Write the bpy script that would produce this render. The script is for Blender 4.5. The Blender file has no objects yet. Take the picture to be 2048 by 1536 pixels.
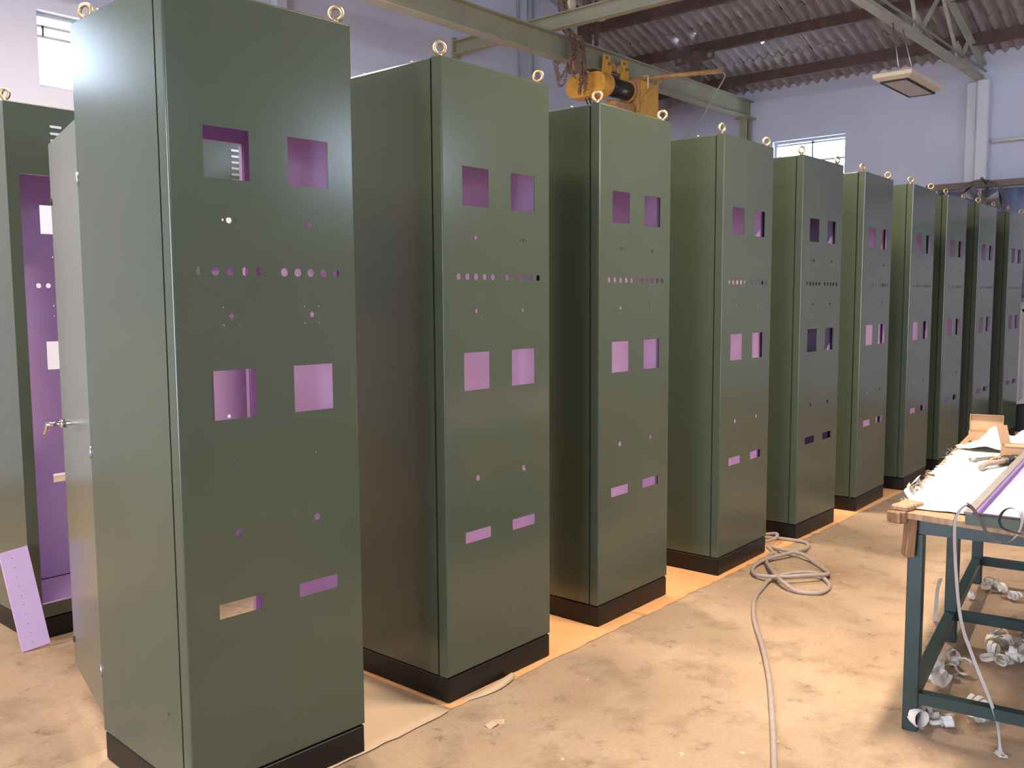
import bpy, bmesh, math, random
from mathutils import Vector, Matrix
random.seed(7)
PI = math.pi
S = bpy.context.scene
COL = S.collection

# ------------------------------------------------------------------ camera
cam_d = bpy.data.cameras.new('camera')
cam_d.sensor_width = 36.0
cam_d.lens = 1822.697 / 2048 * 36.0
cam_d.clip_end = 200
cam = bpy.data.objects.new('camera', cam_d)
COL.objects.link(cam)
CAM = Vector((-1.26529, -2.31068, 1.50414))
yaw, pitch, roll = 0.715836, -0.0930899, -0.00585296
_d = Vector((math.cos(pitch) * math.cos(yaw), math.cos(pitch) * math.sin(yaw), math.sin(pitch)))
_r = Vector((math.sin(yaw), -math.cos(yaw), 0))
_u = _r.cross(_d)
_r2 = _r * math.cos(roll) + _u * math.sin(roll)
_u2 = -_r * math.sin(roll) + _u * math.cos(roll)
cam.matrix_world = Matrix(((_r2.x, _u2.x, -_d.x, CAM.x), (_r2.y, _u2.y, -_d.y, CAM.y), (_r2.z, _u2.z, -_d.z, CAM.z), (0, 0, 0, 1)))
S.camera = cam

# ------------------------------------------------------------------ sky, exposure
world = bpy.data.worlds.new('sky')
S.world = world
world.use_nodes = True
wn = world.node_tree.nodes
wn['Background'].inputs['Color'].default_value = (0.72, 0.82, 1.0, 1)
wn['Background'].inputs['Strength'].default_value = 20.0
S.view_settings.view_transform = 'Standard'
S.view_settings.look = 'None'
S.view_settings.gamma = 1.0
S.view_settings.use_curve_mapping = False
S.view_settings.exposure = 0.0
S.cycles.max_bounces = 8
S.cycles.transparent_max_bounces = 8

LAMP_WARM = (1.0, 0.84, 0.68)
# hanging lamps: x, y, z, watts, lit
LAMPS = [
    (8.74, 0.93, 3.655, 0, False),
    (3.80, 2.65, 4.45, 190, True),
    (-0.90, 2.60, 4.45, 125, True),
    (1.50, 2.75, 4.45, 130, True),  # added lamp, out of view, brightens the cabinet insides
    (2.20, -1.40, 4.10, 150, True),
    (-0.70, 0.35, 4.10, 42, True),
    (8.72, -3.45, 4.10, 90, True),  # added lamp, out of view, brightens the far cabinets
    (4.70, 0.55, 4.10, 100, True),
]
# daylight openings: centre, size (u, v), normal into the room
PORTALS = [
    ((2.66, 5.95, 3.615), 1.2, 0.63, (0, -1, 0)),
    ((-1.40, 5.95, 3.615), 1.2, 0.63, (0, -1, 0)),
    ((12.15, 3.395, 3.52), 1.11, 0.66, (-1, 0, 0)),
    ((12.15, -1.20, 2.30), 0.9, 0.5, (-1, 0, 0)),
    ((-7.15, -1.2, 1.7), 3.6, 3.4, (1, 0, 0)),
    ((1.0, -7.15, 3.3), 3.0, .8, (0, 1, 0)),
    ((6.5, -7.15, 3.3), 3.0, .8, (0, 1, 0)),
]
for i, (c, a, b, n) in enumerate(PORTALS):
    L = bpy.data.lights.new('daylight_portal', 'AREA')
    L.shape = 'RECTANGLE'
    L.size, L.size_y = a, b
    L.cycles.is_portal = True
    o = bpy.data.objects.new('daylight_portal', L)
    o.location = c
    o.rotation_euler = Vector(n).to_track_quat('-Z', 'Z').to_euler()
    COL.objects.link(o)

# ------------------------------------------------------------------ helpers
def link(o):
    COL.objects.link(o)
    return o

def tag(o, label=None, cat=None, group=None, kind=None):
    if label: o['label'] = label
    if cat: o['category'] = cat
    if group: o['group'] = group
    if kind: o['kind'] = kind
    return o

def thing(name, label, cat, loc=(0, 0, 0), rz=0.0, group=None):
    o = bpy.data.objects.new(name, None)
    o.location = loc
    o.rotation_euler = (0, 0, rz)
    o.empty_display_size = 0.1
    link(o)
    return tag(o, label, cat, group)

def copy_tree(o, parent=None):
    c = o.copy()
    link(c)
    c.parent = parent
    for ch in list(o.children):
        copy_tree(ch, c)
    return c

class MB:
    def __init__(s):
        s.v, s.f, s.m, s.sm = [], [], [], []
    def add(s, vs, fs, mi=0, smooth=False):
        b = len(s.v)
        s.v += [tuple(p) for p in vs]
        for k, f in enumerate(fs):
            s.f.append([b + i for i in f])
            s.m.append(mi[k] if isinstance(mi, (list, tuple)) else mi)
            s.sm.append(smooth)
        return s
    def box(s, x0, x1, y0, y1, z0, z1, mi=0):
        v = [(x0, y0, z0), (x1, y0, z0), (x1, y1, z0), (x0, y1, z0), (x0, y0, z1), (x1, y0, z1), (x1, y1, z1), (x0, y1, z1)]
        # order: -z +z -y +x +y -x
        return s.add(v, [(0, 3, 2, 1), (4, 5, 6, 7), (0, 1, 5, 4), (1, 2, 6, 5), (2, 3, 7, 6), (3, 0, 4, 7)], mi)
    def rbox(s, x0, x1, y0, y1, z0, z1, r=0.005, mi=0):
        """box with its vertical edges and rims chamfered"""
        pl = [(x0 + r, y0), (x1 - r, y0), (x1, y0 + r), (x1, y1 - r), (x1 - r, y1), (x0 + r, y1), (x0, y1 - r), (x0, y0 + r)]
        cx, cy = (x0 + x1) / 2, (y0 + y1) / 2
        def sc(p):
            fx = ((x1 - x0) / 2 - r) / ((x1 - x0) / 2)
            fy = ((y1 - y0) / 2 - r) / ((y1 - y0) / 2)
            return (cx + (p[0] - cx) * fx, cy + (p[1] - cy) * fy)
        rings = [[(*sc(p), z0) for p in pl], [(*p, z0 + r) for p in pl], [(*p, z1 - r) for p in pl], [(*sc(p), z1) for p in pl]]
        return s.rings(rings, True, mi)
    def rings(s, rings, cap=True, mi=0, smooth=False, closed=True):
        n = len(rings[0])
        vs = [p for r in rings for p in r]
        fs = []
        for k in range(len(rings) - 1):
            for i in range(n if closed else n - 1):
                j = (i + 1) % n
                fs.append((k * n + i, k * n + j, (k + 1) * n + j, (k + 1) * n + i))
        b = len(s.v)
        s.add(vs, fs, mi, smooth)
        if cap:
            s.add([], [])
            s.f.append([b + i for i in reversed(range(n))]); s.m.append(mi); s.sm.append(False)
            s.f.append([b + (len(rings) - 1) * n + i for i in range(n)]); s.m.append(mi); s.sm.append(False)
        return s
    def obox(s, c, ax, ay, az, hx, hy, hz, mi=0):
        c, ax, ay, az = Vector(c), Vector(ax), Vector(ay), Vector(az)
        v = [c + ax * (hx * i) + ay * (hy * j) + az * (hz * k) for k in (-1, 1) for i, j in ((-1, -1), (1, -1), (1, 1), (-1, 1))]
        return s.add(v, [(0, 3, 2, 1), (4, 5, 6, 7), (0, 1, 5, 4), (1, 2, 6, 5), (2, 3, 7, 6), (3, 0, 4, 7)], mi)
    def bar(s, p0, p1, w, h, up=(0, 0, 1), mi=0):
        p0, p1 = Vector(p0), Vector(p1)
        d = p1 - p0
        L = d.length
        d.normalize()
        up = Vector(up)
        side = d.cross(up).normalized()
        up2 = side.cross(d)
        return s.obox((p0 + p1) / 2, d, side, up2, L / 2, w / 2, h / 2, mi)
    def cyl(s, p0, p1, r0, r1=None, n=14, mi=0, cap=True, smooth=True):
        p0, p1 = Vector(p0), Vector(p1)
        r1 = r0 if r1 is None else r1
        d = (p1 - p0).normalized()
        a = d.orthogonal().normalized()
        b = d.cross(a)
        ring = lambda p, r: [p + (a * math.cos(2 * PI * i / n) + b * math.sin(2 * PI * i / n)) * r for i in range(n)]
        return s.rings([ring(p0, r0), ring(p1, r1)], cap, mi, smooth)
    def tube(s, pts, r, n=8, closed=False, mi=0, cap=True):
        pts = [Vector(p) for p in pts]
        N = len(pts)
        rings = []
        a = None
        for i in range(N):
            if closed:
                t = pts[(i + 1) % N] - pts[i - 1]
            else:
                t = pts[min(i + 1, N - 1)] - pts[max(i - 1, 0)]
            t.normalize()
            if a is None:
                a = t.orthogonal().normalized()
            else:
                a = (a - t * a.dot(t)).normalized()
            b = t.cross(a)
            rr = r[i] if isinstance(r, (list, tuple)) else r
            rings.append([pts[i] + (a * math.cos(2 * PI * k / n) + b * math.sin(2 * PI * k / n)) * rr for k in range(n)])
        if closed:
            rings.append(rings[0])
            return s.rings(rings, False, mi, True)
        return s.rings(rings, cap, mi, True)
    def torus(s, c, ax, R, r, n=20, m=8, mi=0, sx=1.0):
        c, ax = Vector(c), Vector(ax).normalized()
        a = ax.orthogonal().normalized() if abs(ax.z) > .9 else ax.cross(Vector((0, 0, 1))).normalized()
        b = ax.cross(a)
        rings = []
        for i in range(n + 1):
            t = 2 * PI * i / n
            rd = a * math.cos(t) + b * math.sin(t)
            p = c + a * (math.cos(t) * R) + b * (math.sin(t) * R * sx)
            rings.append([p + rd * (r * math.cos(2 * PI * k / m)) + ax * (r * math.sin(2 * PI * k / m)) for k in range(m)])
        return s.rings(rings, False, mi, True)
    def prism(s, poly, d0, d1, f, mi=0):
        """poly in 2D; f(u,w,d) -> xyz"""
        n = len(poly)
        vs = [f(u, w, d0) for u, w in poly] + [f(u, w, d1) for u, w in poly]
        fs = [tuple(reversed(range(n))), tuple(range(n, 2 * n))] + [(i, (i + 1) % n, n + (i + 1) % n, n + i) for i in range(n)]
        return s.add(vs, fs, mi)
    def sheet(s, outer, holes, f, d0, d1, mo=0, mi=0, mw=0, walls_outer=True):
        """flat sheet with holes; outer face at depth d0 (material mo), inner at d1 (mi), edges mw"""
        bm = bmesh.new()
        loops = [outer] + holes
        idx = 0
        edges = []
        for lp in loops:
            vs = [bm.verts.new((u, w, 0)) for u, w in lp]
            edges += [bm.edges.new((vs[i], vs[(i + 1) % len(vs)])) for i in range(len(vs))]
        bm.verts.index_update()
        bmesh.ops.triangle_fill(bm, use_beauty=True, edges=edges, normal=(0, 0, 1))
        bm.verts.index_update()
        P = [(v.co.x, v.co.y) for v in bm.verts]
        T = [[v.index for v in fc.verts] for fc in bm.faces]
        bm.free()
        s.add([f(u, w, d0) for u, w in P], T, mo)
        s.add([f(u, w, d1) for u, w in P], [list(reversed(t)) for t in T], mi)
        for k, lp in enumerate(loops):
            if k == 0 and not walls_outer:
                continue
            n = len(lp)
            s.add([f(u, w, d0) for u, w in lp] + [f(u, w, d1) for u, w in lp], [(i, (i + 1) % n, n + (i + 1) % n, n + i) for i in range(n)], mw)
        return s
    def ribbon(s, pts, wdir, width, th=0.0006, mi=(0, 0)):
        """thin two-sided strip: pts centre line, wdir list of width directions"""
        pts = [Vector(p) for p in pts]
        N = len(pts)
        A, B, A2, B2 = [], [], [], []
        for i in range(N):
            t = (pts[min(i + 1, N - 1)] - pts[max(i - 1, 0)]).normalized()
            w = Vector(wdir[i]) if isinstance(wdir, list) else Vector(wdir)
            w = (w - t * w.dot(t)).normalized()
            n = t.cross(w)
            A.append(pts[i] - w * width / 2); B.append(pts[i] + w * width / 2)
            A2.append(A[-1] - n * th); B2.append(B[-1] - n * th)
        vs = A + B
        s.add(vs, [(i, i + 1, N + i + 1, N + i) for i in range(N - 1)], mi[0], True)
        s.add(A2 + B2, [(N + i, N + i + 1, i + 1, i) for i in range(N - 1)], mi[1], True)
        return s
    def build(s, name, mats, parent=None, loc=None, rz=None, recalc=False):
        me = bpy.data.meshes.new(name)
        me.from_pydata(s.v, [], s.f)
        for m in (mats if isinstance(mats, (list, tuple)) else [mats]):
            me.materials.append(m)
        me.polygons.foreach_set('material_index', s.m)
        me.polygons.foreach_set('use_smooth', s.sm)
        if recalc:
            bm = bmesh.new(); bm.from_mesh(me)
            bmesh.ops.recalc_face_normals(bm, faces=bm.faces)
            bm.to_mesh(me); bm.free()
        me.update()
        o = bpy.data.objects.new(name, me)
        if parent: o.parent = parent
        if loc: o.location = loc
        if rz is not None: o.rotation_euler = (0, 0, rz)
        return link(o)

def circle(u, w, r, n=20):
    return [(u + r * math.cos(2 * PI * i / n), w + r * math.sin(2 * PI * i / n)) for i in range(n)]
def rect(u0, u1, w0, w1):
    return [(u0, w0), (u1, w0), (u1, w1), (u0, w1)]
def stadium(cu, cw, hl, r, n=10):
    p = [(cu + hl + r * math.cos(a), cw + r * math.sin(a)) for a in [-PI / 2 + PI * i / n for i in range(n + 1)]]
    p += [(cu - hl + r * math.cos(a), cw + r * math.sin(a)) for a in [PI / 2 + PI * i / n for i in range(n + 1)]]
    return p
def smooth_path(pts, per=8):
    pts = [Vector(p) for p in pts]
    out = []
    N = len(pts)
    for i in range(N - 1):
        p0, p1, p2, p3 = pts[max(i - 1, 0)], pts[i], pts[i + 1], pts[min(i + 2, N - 1)]
        for k in range(per):
            t = k / per
            out.append(0.5 * ((2 * p1) + (p2 - p0) * t + (2 * p0 - 5 * p1 + 4 * p2 - p3) * t * t + (3 * p1 - p0 - 3 * p2 + p3) * t ** 3))
    out.append(pts[-1])
    return out

# ------------------------------------------------------------------ materials
def new_mat(name):
    m = bpy.data.materials.new(name)
    m.use_nodes = True
    nt = m.node_tree
    return m, nt, nt.nodes['Principled BSDF']
def paint(name, col, rough=0.5, metal=0.0, var=0.08, scale=6.0, bump=0.0, bscale=200.0, spec=0.5, coat=0.0, detail=4):
    m, nt, b = new_mat(name)
    N, Lk = nt.nodes, nt.links
    tc = N.new('ShaderNodeTexCoord')
    no = N.new('ShaderNodeTexNoise'); no.inputs['Scale'].default_value = scale; no.inputs['Detail'].default_value = detail
    Lk.new(tc.outputs['Object'], no.inputs['Vector'])
    mr = N.new('ShaderNodeMapRange')
    mr.inputs['From Min'].default_value = .25; mr.inputs['From Max'].default_value = .75
    mr.inputs['To Min'].default_value = 1 - var; mr.inputs['To Max'].default_value = 1 + var
    Lk.new(no.outputs['Fac'], mr.inputs['Value'])
    mx = N.new('ShaderNodeMix'); mx.data_type = 'RGBA'; mx.blend_type = 'MULTIPLY'; mx.inputs['Factor'].default_value = 1
    mx.inputs['A'].default_value = (*col, 1)
    Lk.new(mr.outputs['Result'], mx.inputs['B'])
    Lk.new(mx.outputs['Result'], b.inputs['Base Color'])
    b.inputs['Roughness'].default_value = rough
    b.inputs['Metallic'].default_value = metal
    b.inputs['Specular IOR Level'].default_value = spec
    if coat:
        b.inputs['Coat Weight'].default_value = coat
        b.inputs['Coat Roughness'].default_value = .12
    if bump:
        n2 = N.new('ShaderNodeTexNoise'); n2.inputs['Scale'].default_value = bscale; n2.inputs['Detail'].default_value = 3
        Lk.new(tc.outputs['Object'], n2.inputs['Vector'])
        bp = N.new('ShaderNodeBump'); bp.inputs['Strength'].default_value = bump; bp.inputs['Distance'].default_value = .002
        Lk.new(n2.outputs['Fac'], bp.inputs['Height'])
        Lk.new(bp.outputs['Normal'], b.inputs['Normal'])
    return m

M = {}
M['green'] = paint('green_paint', (0.066, 0.082, 0.053), 0.18, var=.03, bump=.05, bscale=260, spec=.5)
M['pink'] = paint('mauve_paint', (0.62, 0.45, 0.69), 0.42, var=.03)
M['plinth'] = paint('black_paint', (0.006, 0.005, 0.0045), 0.40, var=.2, spec=.35)
M['rubber'] = paint('black_rubber', (0.012, 0.012, 0.012), 0.6)
M['brass'] = paint('yellow_zinc', (0.52, 0.40, 0.24), 0.42, metal=1.0, var=.25, scale=90)
M['chrome'] = paint('chrome', (0.75, 0.74, 0.76), 0.12, metal=1.0, var=.02)
M['steel'] = paint('galvanised', (0.55, 0.55, 0.53), 0.35, metal=1.0)
M['wall'] = paint('lavender_wall', (0.60, 0.61, 0.71), 0.75, var=.07, scale=.9, bump=.1, bscale=40, spec=.2)
M['wall_trim'] = paint('pale_plaster', (0.70, 0.70, 0.74), 0.7, var=.06, scale=3, spec=.2)
M['beam'] = paint('khaki_beam', (0.33, 0.31, 0.20), 0.5, var=.12, scale=3)
M['truss'] = paint('pale_green_steel', (0.42, 0.43, 0.33), 0.55, var=.18, scale=5)
M['brown'] = paint('red_oxide', (0.115, 0.066, 0.050), 0.65, var=.3, scale=8)
M['rust'] = paint('rusty_chain', (0.24, 0.135, 0.085), 0.75, metal=.1, var=.5, scale=60)
M['yellow'] = paint('hoist_yellow', (0.80, 0.40, 0.055), 0.45, var=.15, scale=14)
M['ochre'] = paint('worn_ochre', (0.52, 0.27, 0.09), 0.55, var=.3, scale=20)
M['drum'] = paint('greasy_drum', (0.035, 0.028, 0.024), 0.4, var=.4, scale=20)
M['teal'] = paint('teal_paint', (0.011, 0.033, 0.031), 0.4, var=.3, scale=9)
M['lamp_case'] = paint('cream_casing', (0.72, 0.62, 0.46), 0.5)
M['lens_off'] = paint('frosted_lens', (0.62, 0.55, 0.52), 0.35)
M['hose'] = paint('grey_hose', (0.36, 0.29, 0.24), 0.6, var=.1, scale=30)
M['strip'] = paint('white_liner', (0.80, 0.76, 0.70), 0.45, var=.05)
M['foam'] = paint('dark_foam', (0.045, 0.040, 0.045), 0.8)
M['gasket'] = paint('grey_gasket', (0.22, 0.19, 0.18), 0.8, var=.1, scale=40)
M['card'] = paint('cardboard', (0.46, 0.27, 0.15), 0.8, var=.1, scale=12)
M['card_in'] = paint('cardboard_inside', (0.52, 0.32, 0.17), 0.85, var=.12, scale=12)
M['plaster_white'] = paint('white_cloth', (0.80, 0.76, 0.70), 0.8, var=.06, scale=20)
M['dark'] = paint('dark_void', (0.01, 0.01, 0.011), 0.6)
M['tarp'] = paint('blue_tarpaulin', (0.20, 0.24, 0.36), 0.45, var=.35, scale=5)
M['fan'] = paint('fan_wire', (0.15, 0.115, 0.095), 0.6, var=.3)
M['rail'] = paint('dull_brown_steel', (0.20, 0.145, 0.11), 0.6, var=.2)
M['window_frame'] = paint('window_steel', (0.42, 0.43, 0.45), 0.5)
M['cream'] = paint('cream_enamel', (0.75, 0.68, 0.55), 0.4)
M['tan'] = paint('bent_handle', (0.38, 0.30, 0.24), 0.5)

def wood(name, c1, c2, scale=9.0):
    m, nt, b = new_mat(name)
    N, Lk = nt.nodes, nt.links
    tc = N.new('ShaderNodeTexCoord')
    mp = N.new('ShaderNodeMapping'); mp.inputs['Scale'].default_value = (30, 30, 2)
    Lk.new(tc.outputs['Object'], mp.inputs['Vector'])
    no = N.new('ShaderNodeTexNoise'); no.inputs['Scale'].default_value = scale; no.inputs['Detail'].default_value = 5
    Lk.new(mp.outputs['Vector'], no.inputs['Vector'])
    r = N.new('ShaderNodeValToRGB')
    r.color_ramp.elements[0].color = (*c1, 1); r.color_ramp.elements[1].color = (*c2, 1)
    r.color_ramp.elements[0].position = .35; r.color_ramp.elements[1].position = .65
    Lk.new(no.outputs['Fac'], r.inputs['Fac']); Lk.new(r.outputs['Color'], b.inputs['Base Color'])
    b.inputs['Roughness'].default_value = .7
    return m
M['wood'] = wood('raw_wood', (0.16, 0.075, 0.035), (0.34, 0.18, 0.09), 3)
M['ply'] = wood('table_board', (0.28, 0.16, 0.08), (0.45, 0.29, 0.17), 2)

def floor_mat():
    m, nt, b = new_mat('concrete_floor')
    N, Lk = nt.nodes, nt.links
    tc = N.new('ShaderNodeTexCoord')
    def noise(sc, det=6, rough=.55, dist=0.0):
        n = N.new('ShaderNodeTexNoise'); n.inputs['Scale'].default_value = sc; n.inputs['Detail'].default_value = det
        n.inputs['Roughness'].default_value = rough; n.inputs['Distortion'].default_value = dist
        Lk.new(tc.outputs['Object'], n.inputs['Vector']); return n.outputs['Fac']
    def ramp(src, stops):
        r = N.new('ShaderNodeValToRGB')
        while len(r.color_ramp.elements) < len(stops): r.color_ramp.elements.new(.5)
        for e, (p, c) in zip(r.color_ramp.elements, stops):
            e.position = p; e.color = (*c, 1) if len(c) == 3 else c
        Lk.new(src, r.inputs['Fac']); return r.outputs['Color']
    def mix(fac, A, B, mode='MIX'):
        x = N.new('ShaderNodeMix'); x.data_type = 'RGBA'; x.blend_type = mode
        if isinstance(fac, float): x.inputs['Factor'].default_value = fac
        else: Lk.new(fac, x.inputs['Factor'])
        for k, v in (('A', A), ('B', B)):
            if isinstance(v, tuple): x.inputs[k].default_value = (*v, 1)
            else: Lk.new(v, x.inputs[k])
        return x.outputs['Result']
    base = ramp(noise(1.3, 8, .6, .3), [(.30, (.33, .225, .14)), (.5, (.415, .288, .183)), (.72, (.47, .335, .22))])
    blot = ramp(noise(4.5, 8, .65, .15), [(.36, (.55, .53, .52)), (.50, (1, 1, 1))])
    c = mix(.5, base, blot, 'MULTIPLY')
    stain = ramp(noise(9.0, 6, .7, .2), [(.30, (.42, .40, .40)), (.40, (1, 1, 1))])
    c = mix(.8, c, stain, 'MULTIPLY')
    fine = ramp(noise(60, 4, .7), [(.3, (.82, .82, .82)), (.7, (1.12, 1.12, 1.12))])
    c = mix(.6, c, fine, 'MULTIPLY')
    # dried paint specks
    vo = N.new('ShaderNodeTexVoronoi'); vo.inputs['Scale'].default_value = 7.0; vo.inputs['Randomness'].default_value = 1
    nw = N.new('ShaderNodeTexNoise'); nw.inputs['Scale'].default_value = 30
    Lk.new(tc.outputs['Object'], nw.inputs['Vector'])
    av = N.new('ShaderNodeMix'); av.data_type = 'RGBA'; av.blend_type = 'LINEAR_LIGHT'; av.inputs['Factor'].default_value = .02
    Lk.new(tc.outputs['Object'], av.inputs['A']); Lk.new(nw.outputs['Color'], av.inputs['B'])
    Lk.new(av.outputs['Result'], vo.inputs['Vector'])
    gate = N.new('ShaderNodeSeparateColor'); Lk.new(vo.outputs['Color'], gate.inputs['Color'])
    g2 = N.new('ShaderNodeMath'); g2.operation = 'MULTIPLY'; g2.inputs[1].default_value = .11
    g3 = N.new('ShaderNodeMath'); g3.operation = 'SUBTRACT'; g3.inputs[1].default_value = .045
    Lk.new(gate.outputs['Red'], g2.inputs[0]); Lk.new(g2.outputs[0], g3.inputs[0])
    lt = N.new('ShaderNodeMath'); lt.operation = 'LESS_THAN'
    Lk.new(vo.outputs['Distance'], lt.inputs[0]); Lk.new(g3.outputs[0], lt.inputs[1])
    sp = N.new('ShaderNodeMath'); sp.operation = 'MULTIPLY'; sp.inputs[1].default_value = .65
    Lk.new(lt.outputs[0], sp.inputs[0])
    c = mix(sp.outputs[0], c, (.66, .58, .48))
    # faint yellow line-paint smears
    ye = ramp(noise(2.1, 5, .6, .8), [(.68, (0, 0, 0)), (.74, (1, 1, 1))])
    ys = N.new('ShaderNodeMath'); ys.operation = 'MULTIPLY'; ys.inputs[1].default_value = .35
    Lk.new(ye, ys.inputs[0])
    c = mix(ys.outputs[0], c, (.55, .38, .13))
    Lk.new(c, b.inputs['Base Color'])
    b.inputs['Roughness'].default_value = .62
    b.inputs['Specular IOR Level'].default_value = .35
    bp = N.new('ShaderNodeBump'); bp.inputs['Strength'].default_value = .25; bp.inputs['Distance'].default_value = .004
    Lk.new(noise(45, 5, .65), bp.inputs['Height']); Lk.new(bp.outputs['Normal'], b.inputs['Normal'])
    return m
M['floor'] = floor_mat()
M['kraft'] = paint('kraft_paper', (0.68, 0.345, 0.135), 0.75, var=.06, scale=3)
M['kraft_pale'] = paint('pale_card_sheet', (0.56, 0.40, 0.25), 0.75, var=.06, scale=3)

def roof_mat():
    m, nt, b = new_mat('asbestos_sheet')
    N, Lk = nt.nodes, nt.links
    tc = N.new('ShaderNodeTexCoord')
    mp = N.new('ShaderNodeMapping'); mp.inputs['Scale'].default_value = (1.0, 5, 0)
    Lk.new(tc.outputs['Object'], mp.inputs['Vector'])
    no = N.new('ShaderNodeTexNoise'); no.inputs['Scale'].default_value = 2.5; no.inputs['Detail'].default_value = 7; no.inputs['Roughness'].default_value = .65
    Lk.new(mp.outputs['Vector'], no.inputs['Vector'])
    r = N.new('ShaderNodeValToRGB')
    r.color_ramp.elements[0].position = .25; r.color_ramp.elements[0].color = (.25, .215, .21, 1)
    r.color_ramp.elements[1].position = .75; r.color_ramp.elements[1].color = (.46, .41, .405, 1)
    Lk.new(no.outputs['Fac'], r.inputs['Fac']); Lk.new(r.outputs['Color'], b.inputs['Base Color'])
    b.inputs['Roughness'].default_value = .85
    b.inputs['Specular IOR Level'].default_value = .2
    return m
M['roof'] = roof_mat()

def cloth_mat():
    m, nt, b = new_mat('woven_sack')
    N, Lk = nt.nodes, nt.links
    tc = N.new('ShaderNodeTexCoord')
    mp = N.new('ShaderNodeMapping'); mp.inputs['Scale'].default_value = (14, 2, 1)
    Lk.new(tc.outputs['Object'], mp.inputs['Vector'])
    no = N.new('ShaderNodeTexNoise'); no.inputs['Scale'].default_value = 3; no.inputs['Detail'].default_value = 6
    Lk.new(mp.outputs['Vector'], no.inputs['Vector'])
    r = N.new('ShaderNodeValToRGB')
    r.color_ramp.elements[0].position = .28; r.color_ramp.elements[0].color = (.34, .35, .31, 1)
    r.color_ramp.elements[1].position = .46; r.color_ramp.elements[1].color = (.66, .645, .58, 1)
    Lk.new(no.outputs['Fac'], r.inputs['Fac']); Lk.new(r.outputs['Color'], b.inputs['Base Color'])
    b.inputs['Roughness'].default_value = .8
    return m
M['cloth'] = cloth_mat()

def glassy(name, tint, alpha, rough=.08):
    m = bpy.data.materials.new(name); m.use_nodes = True
    nt = m.node_tree; N, Lk = nt.nodes, nt.links
    N.remove(N['Principled BSDF'])
    t = N.new('ShaderNodeBsdfTransparent'); t.inputs['Color'].default_value = (*tint, 1)
    g = N.new('ShaderNodeBsdfGlossy'); g.inputs['Roughness'].default_value = rough
    x = N.new('ShaderNodeMixShader'); x.inputs['Fac'].default_value = alpha
    Lk.new(t.outputs[0], x.inputs[1]); Lk.new(g.outputs[0], x.inputs[2]); Lk.new(x.outputs[0], N['Material Output'].inputs['Surface'])
    return m
M['glass'] = glassy('window_glass', (.94, .97, 1.0), .06)
M['glass_dimmed'] = glassy('dimmed_louvre_glass', (.075, .085, .08), .06, .3)  # tint darkened to weaken the window's reflection in the far cabinets
M['film'] = glassy('clear_film', (.90, .88, .85), .22, .18)

def emit(name, col, st):
    m = bpy.data.materials.new(name); m.use_nodes = True
    nt = m.node_tree
    nt.nodes.remove(nt.nodes['Principled BSDF'])
    e = nt.nodes.new('ShaderNodeEmission'); e.inputs['Color'].default_value = (*col, 1); e.inputs['Strength'].default_value = st
    nt.links.new(e.outputs[0], nt.nodes['Material Output'].inputs['Surface'])
    return m
M['lens_on'] = emit('lit_lens', LAMP_WARM, 6.0)

# ------------------------------------------------------------------ the hall
XB, XF, YR, YL = -7.0, 12.0, -7.0, 5.8
SL, EAVE, RIDGE = 0.315, 4.62, 2.5
def roof_z(x): return EAVE + SL * (XF - x) if x >= RIDGE else EAVE + SL * (XF - RIDGE) - SL * (RIDGE - x)

fl = MB(); fl.box(XB - .2, XF + .2, YR - .2, YL + .2, -.15, 0)
tag(fl.build('floor', M['floor']), 'stained bare concrete workshop floor', None, kind='structure')

wl = MB()
wl.sheet([(XB, 0), (XF, 0), (XF, roof_z(XF) + .06), (RIDGE, roof_z(RIDGE) + .06), (XB, roof_z(XB) + .06)],
         [rect(2.06, 3.26, 3.30, 3.93), rect(-2.0, -.8, 3.30, 3.93)], lambda u, w, d: (u, YL + d, w), 0, .2)
tag(wl.build('wall_left', M['wall'], recalc=True), 'pale lavender gable wall behind the cabinets', kind='structure')
wf = MB()
wf.sheet([(YR, 0), (YL, 0), (YL, EAVE + .05), (YR, EAVE + .05)], [rect(2.84, 3.95, 3.19, 3.85), rect(-1.65, -.75, 2.05, 2.55)],
         lambda u, w, d: (XF + d, u, w), 0, .2)
tag(wf.build('wall_far', M['wall'], recalc=True), 'bluish lavender end wall under the corrugated eaves', kind='structure')
wr = MB()
wr.sheet([(XB, 0), (XF, 0), (XF, roof_z(XF) + .06), (RIDGE, roof_z(RIDGE) + .06), (XB, roof_z(XB) + .06)],
         [rect(-.5, 2.5, 2.9, 3.7), rect(5.0, 8.0, 2.9, 3.7)], lambda u, w, d: (u, YR - d, w), 0, .2)
tag(wr.build('wall_right', M['wall'], recalc=True), 'pale lavender gable wall along the aisle side', kind='structure')
wb = MB()
wb.sheet([(YR, 0), (-3.0, 0), (-3.0, 3.4), (.6, 3.4), (.6, 0), (YL, 0), (YL, roof_z(XB)), (YR, roof_z(XB))], [], lambda u, w, d: (XB - d, u, w), 0, .2)
tag(wb.build('wall_back', M['wall'], recalc=True), 'pale end wall with a wide open loading doorway', kind='structure')

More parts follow.
